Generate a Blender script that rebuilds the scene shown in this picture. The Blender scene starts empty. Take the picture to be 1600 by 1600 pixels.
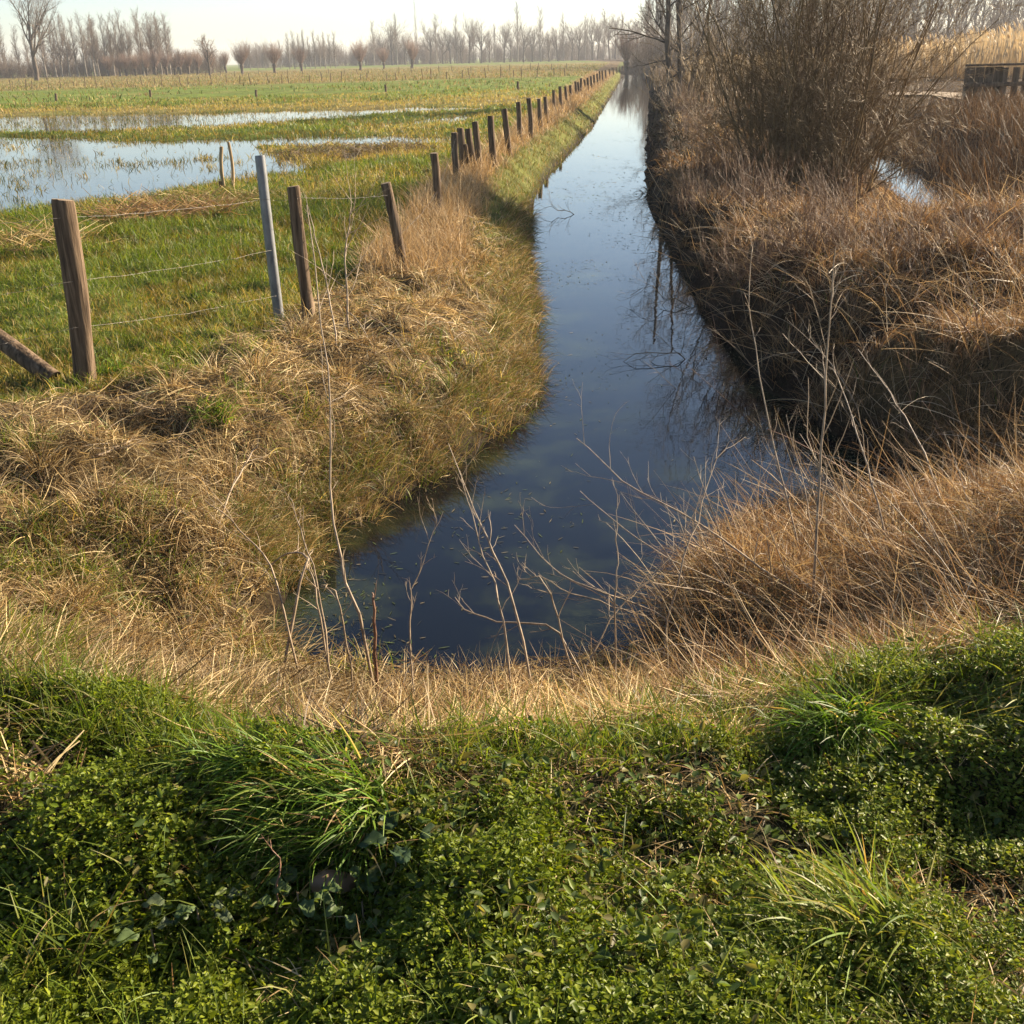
import bpy, math, random
import numpy as np
from mathutils import Matrix, Vector

# ------------------------------------------------------------------ camera, sky, sun, exposure
scene = bpy.context.scene
C = scene.collection
F, HY, CZ, ROLL = 1716.0, 88.0, 1.65, 0.0244          # focal length in 1600-px units, horizon row, eye height, roll
PITCH = math.atan((800 - HY) / F)
c_f = np.array((0, math.cos(PITCH), -math.sin(PITCH)))
_r = np.array((1.0, 0, 0)); _u = np.array((0, math.sin(PITCH), math.cos(PITCH)))
c_r = _r * math.cos(ROLL) - _u * math.sin(ROLL)
c_u = _u * math.cos(ROLL) + _r * math.sin(ROLL)
cd = bpy.data.cameras.new('camera'); cam = bpy.data.objects.new('camera', cd); C.objects.link(cam)
cd.sensor_width = 36; cd.lens = 36 * F / 1600; cd.clip_start = 0.05; cd.clip_end = 6000
cam.matrix_world = Matrix(((c_r[0], c_u[0], -c_f[0], 0), (c_r[1], c_u[1], -c_f[1], 0), (c_r[2], c_u[2], -c_f[2], CZ), (0, 0, 0, 1)))
scene.camera = cam

SUN_AZ, SUN_EL = math.radians(60), math.radians(23)   # azimuth clockwise from +Y
w = bpy.data.worlds.new('World'); scene.world = w; w.use_nodes = True
nt = w.node_tree; nt.nodes.clear()
sky = nt.nodes.new('ShaderNodeTexSky'); sky.sky_type = 'NISHITA'; sky.sun_disc = False
sky.sun_elevation = SUN_EL; sky.sun_rotation = SUN_AZ; sky.air_density = 0.8; sky.dust_density = 0.6; sky.ozone_density = 1.3
bg = nt.nodes.new('ShaderNodeBackground'); bg.inputs[1].default_value = 0.06
wo = nt.nodes.new('ShaderNodeOutputWorld')
nt.links.new(sky.outputs[0], bg.inputs[0]); nt.links.new(bg.outputs[0], wo.inputs[0])
sl = bpy.data.lights.new('sun', 'SUN'); sl.energy = 5.0; sl.angle = math.radians(0.5); sl.color = (1.0, 0.84, 0.62)
so = bpy.data.objects.new('sun', sl); C.objects.link(so)
sdir = Vector((math.sin(SUN_AZ) * math.cos(SUN_EL), math.cos(SUN_AZ) * math.cos(SUN_EL), math.sin(SUN_EL)))
so.rotation_euler = sdir.to_track_quat('Z', 'Y').to_euler(); so.location = (30, 20, 40)
vs = scene.view_settings
vs.view_transform = 'Standard'; vs.look = 'None'; vs.gamma = 1; vs.exposure = 1.7; vs.use_curve_mapping = False
cy = scene.cycles
cy.max_bounces = 6; cy.diffuse_bounces = 1; cy.glossy_bounces = 3; cy.transmission_bounces = 4; cy.transparent_max_bounces = 6
cy.caustics_reflective = False; cy.caustics_refractive = False; cy.sample_clamp_indirect = 6

# ------------------------------------------------------------------ helpers
PI = math.pi
rng = np.random.default_rng(11)
random.seed(5)

def at(px, py, z):
    """ground point at height z seen at pixel (px, py) of the 1600-px photograph"""
    d = c_f + (px - 800) / F * c_r + (800 - py) / F * c_u
    t = (z - CZ) / d[2]
    return np.array((d[0] * t, d[1] * t, z))

def atY(px, py, Y):
    d = c_f + (px - 800) / F * c_r + (800 - py) / F * c_u
    t = Y / d[1]
    return np.array((d[0] * t, Y, CZ + d[2] * t))

def tag(o, label=None, cat=None, group=None, kind=None):
    if label: o['label'] = label
    if cat: o['category'] = cat
    if group: o['group'] = group
    if kind: o['kind'] = kind
    return o

def sstep(a, b, x):
    t = np.clip((x - a) / (b - a), 0, 1)
    return t * t * (3 - 2 * t)

def _hash(ix, iy, s):
    h = (ix * 374761393 + iy * 668265263 + s * 974634777) & 0xFFFFFFFF
    h = ((h ^ (h >> 13)) * 1274126177) & 0xFFFFFFFF
    h = h ^ (h >> 16)
    return (h & 0xFFFF) / 65535.0

def vnoise(x, y, s=0):
    x = np.asarray(x, float); y = np.asarray(y, float)
    ix = np.floor(x).astype(np.int64); iy = np.floor(y).astype(np.int64)
    fx = x - ix; fy = y - iy
    fx = fx * fx * (3 - 2 * fx); fy = fy * fy * (3 - 2 * fy)
    a = _hash(ix, iy, s); b = _hash(ix + 1, iy, s); c = _hash(ix, iy + 1, s); d = _hash(ix + 1, iy + 1, s)
    return (a * (1 - fx) + b * fx) * (1 - fy) + (c * (1 - fx) + d * fx) * fy

def fbm(x, y, s=0, o=4):
    v = 0; a = 0.5; t = 0
    for k in range(o):
        v = v + a * vnoise(x * 2 ** k + 17.3 * k, y * 2 ** k - 9.1 * k, s + k); t += a; a *= 0.5
    return v / t - 0.5                                   # about -0.4 .. 0.4

def poly_sd(x, y, P):
    """signed distance to polygon, negative inside"""
    x = np.asarray(x, float); y = np.asarray(y, float)
    d2 = np.full(x.shape, 1e18); ins = np.zeros(x.shape, bool)
    n = len(P)
    for i in range(n):
        ax, ay = P[i]; bx, by = P[(i + 1) % n]
        ex, ey = bx - ax, by - ay
        t = np.clip(((x - ax) * ex + (y - ay) * ey) / (ex * ex + ey * ey + 1e-12), 0, 1)
        d2 = np.minimum(d2, (x - ax - t * ex) ** 2 + (y - ay - t * ey) ** 2)
        c = ((ay > y) != (by > y)) & (x < ex * (y - ay) / (ey if abs(ey) > 1e-12 else 1e-12) + ax)
        ins ^= c
    d = np.sqrt(d2)
    return np.where(ins, -d, d)

# ------------------------------------------------------------------ materials
def new_mat(name):
    m = bpy.data.materials.new(name); m.use_nodes = True
    m.node_tree.nodes.clear()
    o = m.node_tree.nodes.new('ShaderNodeOutputMaterial')
    return m, m.node_tree, o

def nd(t, kind, **kw):
    n = t.nodes.new('ShaderNode' + kind)
    for k, v in kw.items():
        if k in n.inputs: n.inputs[k].default_value = v
        else: setattr(n, k, v)
    return n

def leaf_mat(name, trans=0.4, rough=0.5, spec=0.35, tint=(1.25, 1.15, 0.6)):
    m, t, o = new_mat(name)
    a = nd(t, 'Attribute', attribute_name='Col')
    p = nd(t, 'BsdfPrincipled', Roughness=rough); p.inputs['Specular IOR Level'].default_value = spec
    tr = nd(t, 'BsdfTranslucent'); mx = nd(t, 'MixShader', Fac=trans)
    mul = nd(t, 'Mix', data_type='RGBA', blend_type='MULTIPLY'); mul.inputs['Factor'].default_value = 1
    mul.inputs[7].default_value = (*tint, 1)
    L = t.links.new
    L(a.outputs['Color'], p.inputs['Base Color']); L(a.outputs['Color'], mul.inputs[6]); L(mul.outputs[2], tr.inputs['Color'])
    L(p.outputs[0], mx.inputs[1]); L(tr.outputs[0], mx.inputs[2]); L(mx.outputs[0], o.inputs[0])
    return m

def noise_mat(name, c1, c2, scale=(8, 8, 8), rough=0.8, bump=0.3, spec=0.3, detail=6, dist=0.02, metallic=0.0, c3=None, coord='Object'):
    m, t, o = new_mat(name)
    L = t.links.new
    tc = nd(t, 'TexCoord'); mp = nd(t, 'Mapping'); mp.inputs['Scale'].default_value = scale
    L(tc.outputs[coord], mp.inputs[0])
    n = nd(t, 'TexNoise', Detail=detail, Scale=1.0, Roughness=0.6); L(mp.outputs[0], n.inputs['Vector'])
    r = nd(t, 'ValToRGB'); r.color_ramp.elements[0].position = 0.32; r.color_ramp.elements[1].position = 0.68
    r.color_ramp.elements[0].color = (*c1, 1); r.color_ramp.elements[1].color = (*c2, 1)
    if c3:
        e = r.color_ramp.elements.new(0.5); e.color = (*c3, 1)
    L(n.outputs['Fac'], r.inputs[0])
    p = nd(t, 'BsdfPrincipled', Roughness=rough, Metallic=metallic); p.inputs['Specular IOR Level'].default_value = spec
    b = nd(t, 'Bump', Strength=bump, Distance=dist); L(n.outputs['Fac'], b.inputs['Height'])
    L(r.outputs[0], p.inputs['Base Color']); L(b.outputs[0], p.inputs['Normal']); L(p.outputs[0], o.inputs[0])
    return m

M_wood = noise_mat('weathered_wood', (0.035, 0.024, 0.016), (0.22, 0.155, 0.10), (34, 34, 2.6), 0.85, 1.0, 0.15, c3=(0.115, 0.078, 0.048), dist=0.014)
M_wood_pale = noise_mat('pale_wood', (0.22, 0.15, 0.08), (0.42, 0.30, 0.17), (26, 26, 2), 0.8, 0.4, 0.2)
M_wood_dark = noise_mat('dark_wood', (0.05, 0.034, 0.022), (0.16, 0.11, 0.07), (10, 10, 2), 0.85, 0.4, 0.2)
M_endgrain = noise_mat('end_grain', (0.14, 0.10, 0.065), (0.32, 0.24, 0.16), (30, 30, 30), 0.9, 0.4, 0.2)
M_zinc = noise_mat('galvanised_metal', (0.13, 0.135, 0.14), (0.27, 0.275, 0.28), (14, 14, 5), 0.55, 0.15, 0.4, metallic=0.6)
M_rustcap = noise_mat('dull_metal', (0.10, 0.10, 0.10), (0.2, 0.2, 0.2), (30, 30, 30), 0.6, 0.1, 0.4, metallic=0.3)
M_wire = noise_mat('wire_metal', (0.10, 0.085, 0.07), (0.24, 0.22, 0.20), (40, 40, 40), 0.5, 0.1, 0.5, metallic=0.6)
M_bark = noise_mat('grey_bark', (0.055, 0.045, 0.036), (0.16, 0.13, 0.10), (6, 6, 1.2), 0.9, 0.5, 0.15)
M_bark_pale = noise_mat('pale_bark', (0.12, 0.10, 0.08), (0.34, 0.30, 0.25), (5, 5, 1.2), 0.9, 0.4, 0.15)
M_twig = noise_mat('brown_twig', (0.105, 0.078, 0.058), (0.21, 0.16, 0.12), (3, 3, 3), 0.85, 0.1, 0.2)
M_twig_red = noise_mat('reddish_twig', (0.16, 0.10, 0.075), (0.28, 0.19, 0.14), (3, 3, 3), 0.85, 0.1, 0.2)
M_shrub = noise_mat('shrub_bark', (0.095, 0.058, 0.024), (0.25, 0.16, 0.066), (14, 14, 5), 0.6, 0.3, 0.3)
M_stem = noise_mat('dry_stem', (0.17, 0.12, 0.075), (0.44, 0.33, 0.215), (30, 30, 10), 0.6, 0.2, 0.4)
M_stem_red = noise_mat('red_brown_stem', (0.13, 0.06, 0.035), (0.26, 0.14, 0.08), (30, 30, 10), 0.6, 0.2, 0.4)
M_straw = leaf_mat('straw', 0.28, 0.5, 0.22, (1.15, 1.0, 0.75))
M_dry = leaf_mat('dry_blade', 0.25, 0.62, 0.18, (1.15, 1.0, 0.7))
M_grass = leaf_mat('grass_blade', 0.42, 0.46, 0.2, (1.3, 1.25, 0.5))
M_leaf = leaf_mat('small_leaf', 0.45, 0.42, 0.16, (1.3, 1.25, 0.45))
M_bramble = noise_mat('bramble_cane', (0.085, 0.045, 0.026), (0.22, 0.13, 0.075), (9, 9, 9), 0.6, 0.2, 0.3)
M_pebble = noise_mat('white_pebble', (0.5, 0.5, 0.5), (0.72, 0.72, 0.72), (20, 20, 20), 0.6, 0.1, 0.3)

# ------------------------------------------------------------------ mesh building
def mesh_quads(name, V, Q, mat, cols=None, parent=None, smooth=False):
    me = bpy.data.meshes.new(name)
    V = np.asarray(V, np.float32); Q = np.asarray(Q, np.int32)
    me.vertices.add(len(V)); me.vertices.foreach_set('co', V.ravel())
    me.loops.add(Q.size); me.loops.foreach_set('vertex_index', Q.ravel())
    me.polygons.add(len(Q)); me.polygons.foreach_set('loop_start', np.arange(0, Q.size, 4, dtype=np.int32))
    if smooth: me.polygons.foreach_set('use_smooth', np.ones(len(Q), bool))
    if cols is not None:
        ca = me.attributes.new('Col', 'FLOAT_COLOR', 'POINT')
        c4 = np.ones((len(V), 4), np.float32); c4[:, :3] = cols
        ca.data.foreach_set('color', c4.ravel())
    me.update(calc_edges=True)
    me.materials.append(mat)
    o = bpy.data.objects.new(name, me); C.objects.link(o)
    if parent: o.parent = parent
    return o

class Batch:
    def __init__(s): s.V = []; s.Q = []; s.C = []; s.n = 0
    def add(s, V, Q, col):
        s.V.append(V); s.Q.append(Q + s.n); s.C.append(col); s.n += len(V)
    def build(s, name, mat, parent=None, smooth=False):
        return mesh_quads(name, np.concatenate(s.V), np.concatenate(s.Q), mat, np.concatenate(s.C), parent, smooth)

def tubes(P, R, sides=3):
    """P (N,K,3), R (N,K): open tubes with a closing tip"""
    N, K, _ = P.shape
    T = np.gradient(P, axis=1); T /= np.linalg.norm(T, axis=2, keepdims=True) + 1e-9
    ref = np.where(np.abs(T[:, :1, 2:3]) > 0.9, np.array((1.0, 0.03, 0)), np.array((0, 0, 1.0)))
    A = np.cross(T, np.broadcast_to(ref, T.shape)); A /= np.linalg.norm(A, axis=2, keepdims=True) + 1e-9
    B = np.cross(T, A)
    ph = np.arange(sides) * 2 * PI / sides
    V = P[:, :, None, :] + R[:, :, None, None] * (A[:, :, None, :] * np.cos(ph)[None, None, :, None] + B[:, :, None, :] * np.sin(ph)[None, None, :, None])
    V = V.reshape(-1, 3)
    n = np.arange(N)[:, None, None] * K * sides; k = np.arange(K - 1)[None, :, None] * sides; j = np.arange(sides)[None, None, :]; j2 = (j + 1) % sides
    Q = np.stack([n + k + j, n + k + j2, n + k + sides + j2, n + k + sides + j], -1).reshape(-1, 4)
    return V, Q

def tube_obj(name, lst, mat, parent=None, smooth=True):
    Vs, Qs, n = [], [], 0
    for P, R, sd in lst:
        V, Q = tubes(np.asarray(P, float), np.asarray(R, float), sd)
        Vs.append(V); Qs.append(Q + n); n += len(V)
    return mesh_quads(name, np.concatenate(Vs), np.concatenate(Qs), mat, None, parent, smooth)

def unit(v): return v / (np.linalg.norm(v, axis=-1, keepdims=True) + 1e-9)

def grow(P, R, per, t0, t1, l0, l1, ang, up, K=4, wig=0.12, rr=0.6, taper=0.35, lt=0.0, tmax=1.0, minr=0.0, g=None):
    """children of polylines P: per children each; lt > 0 shortens those higher up"""
    g = g or rng
    N, KP, _ = P.shape
    idx = np.repeat(np.arange(N), per); M = len(idx)
    t = t0 + (t1 - t0) * (np.tile(np.arange(per), N) + g.random(M)) / per
    f = t * (KP - 1); i = np.minimum(f.astype(int), KP - 2); u = (f - i)[:, None]
    a, b = P[idx, i], P[idx, i + 1]
    pos = a * (1 - u) + b * u; tan = unit(b - a)
    pr = R[idx, i] * (1 - u[:, 0]) + R[idx, i + 1] * u[:, 0]
    PL = np.linalg.norm(np.diff(P, axis=1), axis=2).sum(1)[idx]
    per_v = unit(np.cross(tan, unit(g.normal(size=(M, 3)))))
    an = ang[0] + (ang[1] - ang[0]) * g.random(M)[:, None]
    d = tan * np.cos(an) + per_v * np.sin(an)
    L = PL * (l0 + (l1 - l0) * g.random(M)) * (1 - lt * (t - t0) / (t1 - t0 + 1e-9))
    out = np.empty((M, K, 3)); out[:, 0] = pos
    for k in range(1, K):
        d = unit(d + np.array((0, 0, up)) / (K - 1) + wig * g.normal(size=(M, 3)))
        out[:, k] = out[:, k - 1] + d * (L / (K - 1))[:, None]
    r0 = np.maximum(pr * rr, minr)
    RR = r0[:, None] * (1 - (1 - taper) * np.linspace(0, 1, K))[None]
    return out, RR

# ------------------------------------------------------------------ the lie of the land
WZ, PZ = -0.95, -0.36                                   # ditch water level, flood water level
PXL = [(440, 965), (480, 900), (520, 850), (580, 800), (690, 745), (800, 670), (845, 610), (840, 540), (838, 460), (828, 380), (832, 320), (860, 270), (925, 200), (955, 150), (970, 125)]
PXR = [(1012, 125), (1015, 150), (1012, 200), (1008, 250), (1012, 320), (1045, 380), (1088, 470), (1125, 520), (1190, 600), (1300, 680), (1390, 735), (1380, 765), (1240, 775), (1160, 815), (1072, 885), (1015, 1010), (850, 1055), (700, 1066), (600, 1040), (490, 1015), (440, 985)]
def dirpt(p, y): return (p[0] + 0.104 * (y - p[1]), y)
_L = [tuple(at(*p, WZ)[:2]) for p in PXL]; _R = [tuple(at(*p, WZ)[:2]) for p in PXR]
DITCH = np.array(_L + [dirpt(_L[-1], 300)] + [(dirpt(_L[-1], 300)[0] + 4, 300)] + _R)
D2 = np.array([tuple(at(*p, WZ)[:2]) for p in [(1452, 345), (1408, 300), (1362, 255)]] + [(11.0, 36), (12.0, 36)] + [tuple(at(*p, WZ)[:2]) for p in [(1392, 245), (1468, 290), (1520, 335), (1500, 350)]])
POOLS = [[(-700, 345), (0, 342), (140, 325), (260, 303), (380, 283), (470, 264), (500, 252), (440, 238), (420, 226), (250, 219), (0, 213), (-600, 200)],
         [(120, 226), (330, 217), (560, 214), (690, 212), (742, 216), (700, 226), (560, 230), (420, 232), (300, 230)],
         [(-300, 192), (60, 180), (330, 176), (560, 170), (690, 168), (790, 165), (800, 168), (660, 177), (520, 186), (320, 200), (60, 208), (-300, 210)],
         [(560, 196), (640, 188), (700, 181), (755, 180), (750, 187), (690, 193), (600, 200)],
         [(500, 245), (560, 236), (600, 238), (570, 250), (520, 256)]]
POOLS = [np.array([tuple(at(*p, PZ)[:2]) for p in q]) for q in POOLS]

def xc(y):                                               # centre line of the main ditch
    return np.interp(y, [5, 9, 17, 21.5, 28, 45.6, 83, 140, 300], [0.9, 1.2, 1.3, 1.5, 2.1, 4.2, 8.3, 14.4, 31.2])
FENCE = [(97, 598, -2), (0, 0, 0)]
def fence_x(y):                                          # fence line beside the ditch
    return np.interp(y, [8.7, 10.7, 15, 19, 22, 25, 30, 35, 42, 50, 83, 140, 300], [-1.75, -1.25, -1.0, -0.9, -0.5, -0.1, 0.25, 0.8, 1.5, 2.3, 5.4, 11.2, 28])
def in_field(x, y):
    n = 0.25 * fbm(x * 1.3, y * 1.3, 71, 2)
    yf = np.interp(x, [-40, -8, -2.9, -1.75], [3.5, 5.0, 6.6, 8.2])
    return ((y > 8.7) & (x < fence_x(y) - 0.25 + n)) | ((x < -1.75) & (y > yf + n))

def ditch_d(x, y):
    return np.minimum(poly_sd(x, y, DITCH), poly_sd(x, y, D2))

PITS = [at(px, py, -0.45)[:2] for px, py in ((500, 790), (430, 650), (590, 720), (300, 610), (250, 700), (370, 830), (660, 600), (150, 690), (540, 600), (90, 800), (220, 880), (330, 760), (470, 720), (60, 940), (700, 640), (610, 560), (700, 1085), (830, 1095), (560, 1060), (950, 1065), (420, 1020), (300, 1000), (1080, 1045), (640, 1110), (760, 1050))]
def H0(x, y):
    x = np.asarray(x, float); y = np.asarray(y, float)
    right = sstep(-0.4, 1.2, x - xc(y))
    d2 = poly_sd(x, y, D2); east = sstep(0.2, 5, d2) * sstep(5.0, 9, x - 0.2 * (y - 20)) * sstep(9, 16, y)
    base = -0.3 + right * (0.16 - 0.09 * sstep(6, 8, y)) + east * 0.24
    base = base * (1 - sstep(5.6, 2.7, y)) + 0.0
    base = base + 0.34 * np.exp(-(((x - 5.1) / 1.3) ** 2 + ((y - 11.2) / 0.8) ** 2)) + 0.36 * np.exp(-(((x - 3.75) / 0.9) ** 2 + ((y - 9.1) / 0.6) ** 2))
    
    wob = 0.24 * fbm(x * 1.7, y * 1.7, 3, 3) + 0.08 * fbm(x * 6, y * 6, 4, 2)
    for q in PITS: base = base - (0.24 if q[1] > 4 else 0.13) * np.exp(-(((x - q[0]) / 0.17) ** 2 + ((y - q[1]) / 0.12) ** 2))
    d = poly_sd(x, y, DITCH) + wob; e2 = d2 + wob
    near = sstep(5.4, 4.0, y)
    near = np.maximum(near, sstep(7.3, 6.2, y) * sstep(0.8, 1.6, x))
    bw = 1.15 + near * 0.75 - 0.45 * right * (1 - near)
    t = np.clip(d / bw, 0, 1); prof = (1 - (1 - t) ** 1.8) * (1 - near) + near * t ** 1.4
    bw2 = 5.5 - 3.6 * sstep(0, 2, x - 7.6 - 0.22 * (y - 20.5)); prof = np.minimum(prof, np.clip(e2 / bw2, 0, 1)); d = np.minimum(d, e2)
    z = np.where(d > 0, WZ - 0.03 + (base - WZ + 0.03) * prof, WZ - 0.03 - 0.55 * sstep(0, 0.9, -d))
    # pools in the field
    fld = in_field(x, y)
    pd = np.full(x.shape, 1e9)
    for q in POOLS: pd = np.minimum(pd, poly_sd(x, y, q))
    amp = np.clip(y / 30, 0.5, 1.6)
    pdn = pd + amp * 1.5 * fbm(x * 0.5, y * 0.9, 31, 5)
    z = z - np.where(fld, 0.13 * sstep(0.7, -0.9, pdn), 0)
    # tussocky relief
    land = np.clip(d / 0.25, 0, 1)
    tus = fbm(x * 2.6, y * 2.6, 5, 3)
    fieldamp = np.where(y < 60, 0.19, 0.2)
    rel = np.where(fld, fieldamp * tus + 0.10 * fbm(x * 0.5, y * 0.5, 8, 3), 0.30 * tus + 0.12 * fbm(x * 0.9, y * 0.9, 9, 3) + 0.10 * fbm(x * 6, y * 6, 13, 2) * (y < 16))
    fg = sstep(3.3, 2.6, y) * (1 - 0.7 * sstep(0.6, 1.3, x))
    rel = rel + np.where(~fld & (right > 0.5) & (y > 6), 0.20 * fbm(x * 1.5, y * 1.5, 15, 3), 0)
    rel = rel * (1 - 0.25 * fg) + fg * (0.18 * fbm(x * 1.9 + 3, y * 2.3, 12, 3) + 0.06 * fbm(x * 5, y * 5, 14, 2))
    rel = np.where(fld, rel, rel * (1 - 0.55 * sstep(0.2, 0.6, near) * (y > 2.8)))
    z = z + rel * land * np.where(fld & (pdn < 0), 0.8, 1.0)
    far = sstep(120, 200, y)
    return z * (1 - far) + far * (np.maximum(z, -0.3))

def axis(lo, hi, a, b, step, growth):
    v = list(np.arange(a, b, step)); s = step; q = v[-1]
    while q < hi: s *= growth; q += s; v.append(q)
    s = step; q = a
    while q > lo: s *= growth; q -= s; v.insert(0, q)
    return np.array(v)
GX = axis(-500, 500, -3.6, 4.6, 0.055, 1.035)
GY = axis(-30, 1500, 1.2, 11.5, 0.055, 1.022)
def shear(y): return np.interp(y, [22, 300, 1500], [0, 28.5, 40])
_X, _Y = np.meshgrid(GX, GY); _X = _X + shear(_Y)
GZ = H0(_X, _Y)

def H(x, y):                                             # height of the built ground
    x = np.asarray(x, float); y = np.asarray(y, float)
    xs = x - shear(y)
    i = np.clip(np.searchsorted(GX, xs) - 1, 0, len(GX) - 2); j = np.clip(np.searchsorted(GY, y) - 1, 0, len(GY) - 2)
    u = np.clip((xs - GX[i]) / (GX[i + 1] - GX[i]), 0, 1); v = np.clip((y - GY[j]) / (GY[j + 1] - GY[j]), 0, 1)
    return (GZ[j, i] * (1 - u) + GZ[j, i + 1] * u) * (1 - v) + (GZ[j + 1, i] * (1 - u) + GZ[j + 1, i + 1] * u) * v

def on(px, py, z0=-0.2):
    """point of the built ground under a pixel"""
    p = at(px, py, z0)
    for _ in range(12):
        p = at(px, py, 0.5 * p[2] + 0.5 * float(H(p[0], p[1])))
    return np.array((p[0], p[1], float(H(p[0], p[1]))))

# ground colours: soil, thatch and turf as they lie
GREEN, OLIVE, STRAW, BROWN, SOIL = map(np.array, ((0.078, 0.105, 0.018), (0.115, 0.115, 0.030), (0.23, 0.16, 0.075), (0.12, 0.075, 0.04), (0.035, 0.025, 0.016)))
def fg_edge(x): return np.interp(x, [-2.5, -1.3, -0.5, 0.1, 0.5, 1.6, 3], [2.75, 2.62, 2.45, 2.5, 2.68, 3.0, 3.1])
def ground_col(x, y):
    n1 = fbm(x * 0.35, y * 0.35, 21, 4)[..., None]; n2 = fbm(x * 1.7, y * 1.7, 22, 3)[..., None]
    f = in_field(x, y)[..., None]
    yy = y + 9 * fbm(x * 0.03, y * 0.03, 25, 3) * np.clip(y / 60, 0, 1.5)
    tanb = sstep(49, 53, yy) * sstep(63, 58, yy) * 0.55 + sstep(108, 116, yy) * sstep(330, 300, yy) * 0.8
    tanb = np.clip(tanb[..., None] + np.where(y > 22, 1.5, 0.9)[..., None] * (n1 + 0.35 * n2) + 0.02, 0, 1)
    grn = np.where((y > 62)[..., None], GREEN * 1.5, GREEN)
    field = grn * (1 - tanb) + (OLIVE * 0.5 + STRAW * 0.5) * tanb
    fgm = (y < fg_edge(x))[..., None]
    dist = ditch_d(x, y)[..., None]
    lb = ((x < xc(y)) & (y > 12))[..., None] * sstep(0.9, 0.5, dist)
    other = STRAW * 0.55 * (1 - lb) + (OLIVE * 0.8 + GREEN * 0.2) * lb
    rgt = ((x > xc(y)) & (y > 8))[..., None]
    other = np.where(rgt, BROWN * 0.45, other)
    other = np.where(fgm, SOIL * 1.0 + GREEN * 0.25, other)
    c = np.where(f, field, other) * (1 + 1.0 * n2)
    wet = sstep(0.24, 0.02, dist) * (y < 200)[..., None]
    return np.clip(c * (1 - wet) + SOIL * 0.7 * wet, 0.004, 1)

ng = len(GX)
jj, ii = np.meshgrid(np.arange(len(GY) - 1), np.arange(ng - 1), indexing='ij')
Qg = np.stack([jj * ng + ii, jj * ng + ii + 1, (jj + 1) * ng + ii + 1, (jj + 1) * ng + ii], -1).reshape(-1, 4)
mg, t, o_ = new_mat('ground_turf')
a_ = nd(t, 'Attribute', attribute_name='Col'); tc = nd(t, 'TexCoord')
n1 = nd(t, 'TexNoise', Scale=38.0, Detail=5.0, Roughness=0.7); n2 = nd(t, 'TexNoise', Scale=1.6, Detail=6.0, Roughness=0.7)
t.links.new(tc.outputs['Object'], n1.inputs['Vector']); t.links.new(tc.outputs['Object'], n2.inputs['Vector'])
ad = nd(t, 'Math', operation='ADD'); t.links.new(n1.outputs['Fac'], ad.inputs[0]); t.links.new(n2.outputs['Fac'], ad.inputs[1])
mr = nd(t, 'MapRange'); mr.inputs[1].default_value = 0.7; mr.inputs[2].default_value = 1.3; mr.inputs[3].default_value = 0.45; mr.inputs[4].default_value = 1.6
t.links.new(ad.outputs[0], mr.inputs[0])
vm = nd(t, 'VectorMath', operation='SCALE'); t.links.new(a_.outputs['Color'], vm.inputs[0]); t.links.new(mr.outputs[0], vm.inputs['Scale'])
p_ = nd(t, 'BsdfPrincipled', Roughness=0.95); p_.inputs['Specular IOR Level'].default_value = 0.1
bp = nd(t, 'Bump', Strength=0.8, Distance=0.05); t.links.new(ad.outputs[0], bp.inputs['Height'])
t.links.new(vm.outputs[0], p_.inputs['Base Color']); t.links.new(bp.outputs[0], p_.inputs['Normal']); t.links.new(p_.outputs[0], o_.inputs[0])
ground = mesh_quads('ground', np.stack([_X, _Y, GZ], -1).reshape(-1, 3), Qg, mg, ground_col(_X.ravel(), _Y.ravel()), smooth=True)
tag(ground, kind='structure')

# ------------------------------------------------------------------ water
def water_mat(name, deep, weed, scale, bump, lo, hi):
    m, t, o = new_mat(name); L = t.links.new
    tc = nd(t, 'TexCoord')
    n = nd(t, 'TexNoise', Scale=scale, Detail=7.0, Roughness=0.68); L(tc.outputs['Object'], n.inputs['Vector'])
    r = nd(t, 'ValToRGB'); r.color_ramp.elements[0].position = lo; r.color_ramp.elements[1].position = hi
    r.color_ramp.elements[0].color = (*deep, 1); r.color_ramp.elements[1].color = (*weed, 1); L(n.outputs['Fac'], r.inputs[0])
    n2 = nd(t, 'TexNoise', Scale=5.0, Detail=3.0); L(tc.outputs['Object'], n2.inputs['Vector'])
    b = nd(t, 'Bump', Strength=bump, Distance=0.01); L(n2.outputs['Fac'], b.inputs['Height'])
    p = nd(t, 'BsdfPrincipled', Roughness=0.015, IOR=1.333); p.inputs['Specular IOR Level'].default_value = 0.5
    L(r.outputs[0], p.inputs['Base Color']); L(b.outputs[0], p.inputs['Normal']); L(p.outputs[0], o.inputs[0])
    return m
M_water = water_mat('ditch_water', (0.003, 0.004, 0.006), (0.040, 0.050, 0.018), 1.3, 0.06, 0.47, 0.80)
M_flood = water_mat('flood_water', (0.02, 0.018, 0.014), (0.05, 0.05, 0.03), 1.2, 0.12, 0.45, 0.75)

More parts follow.
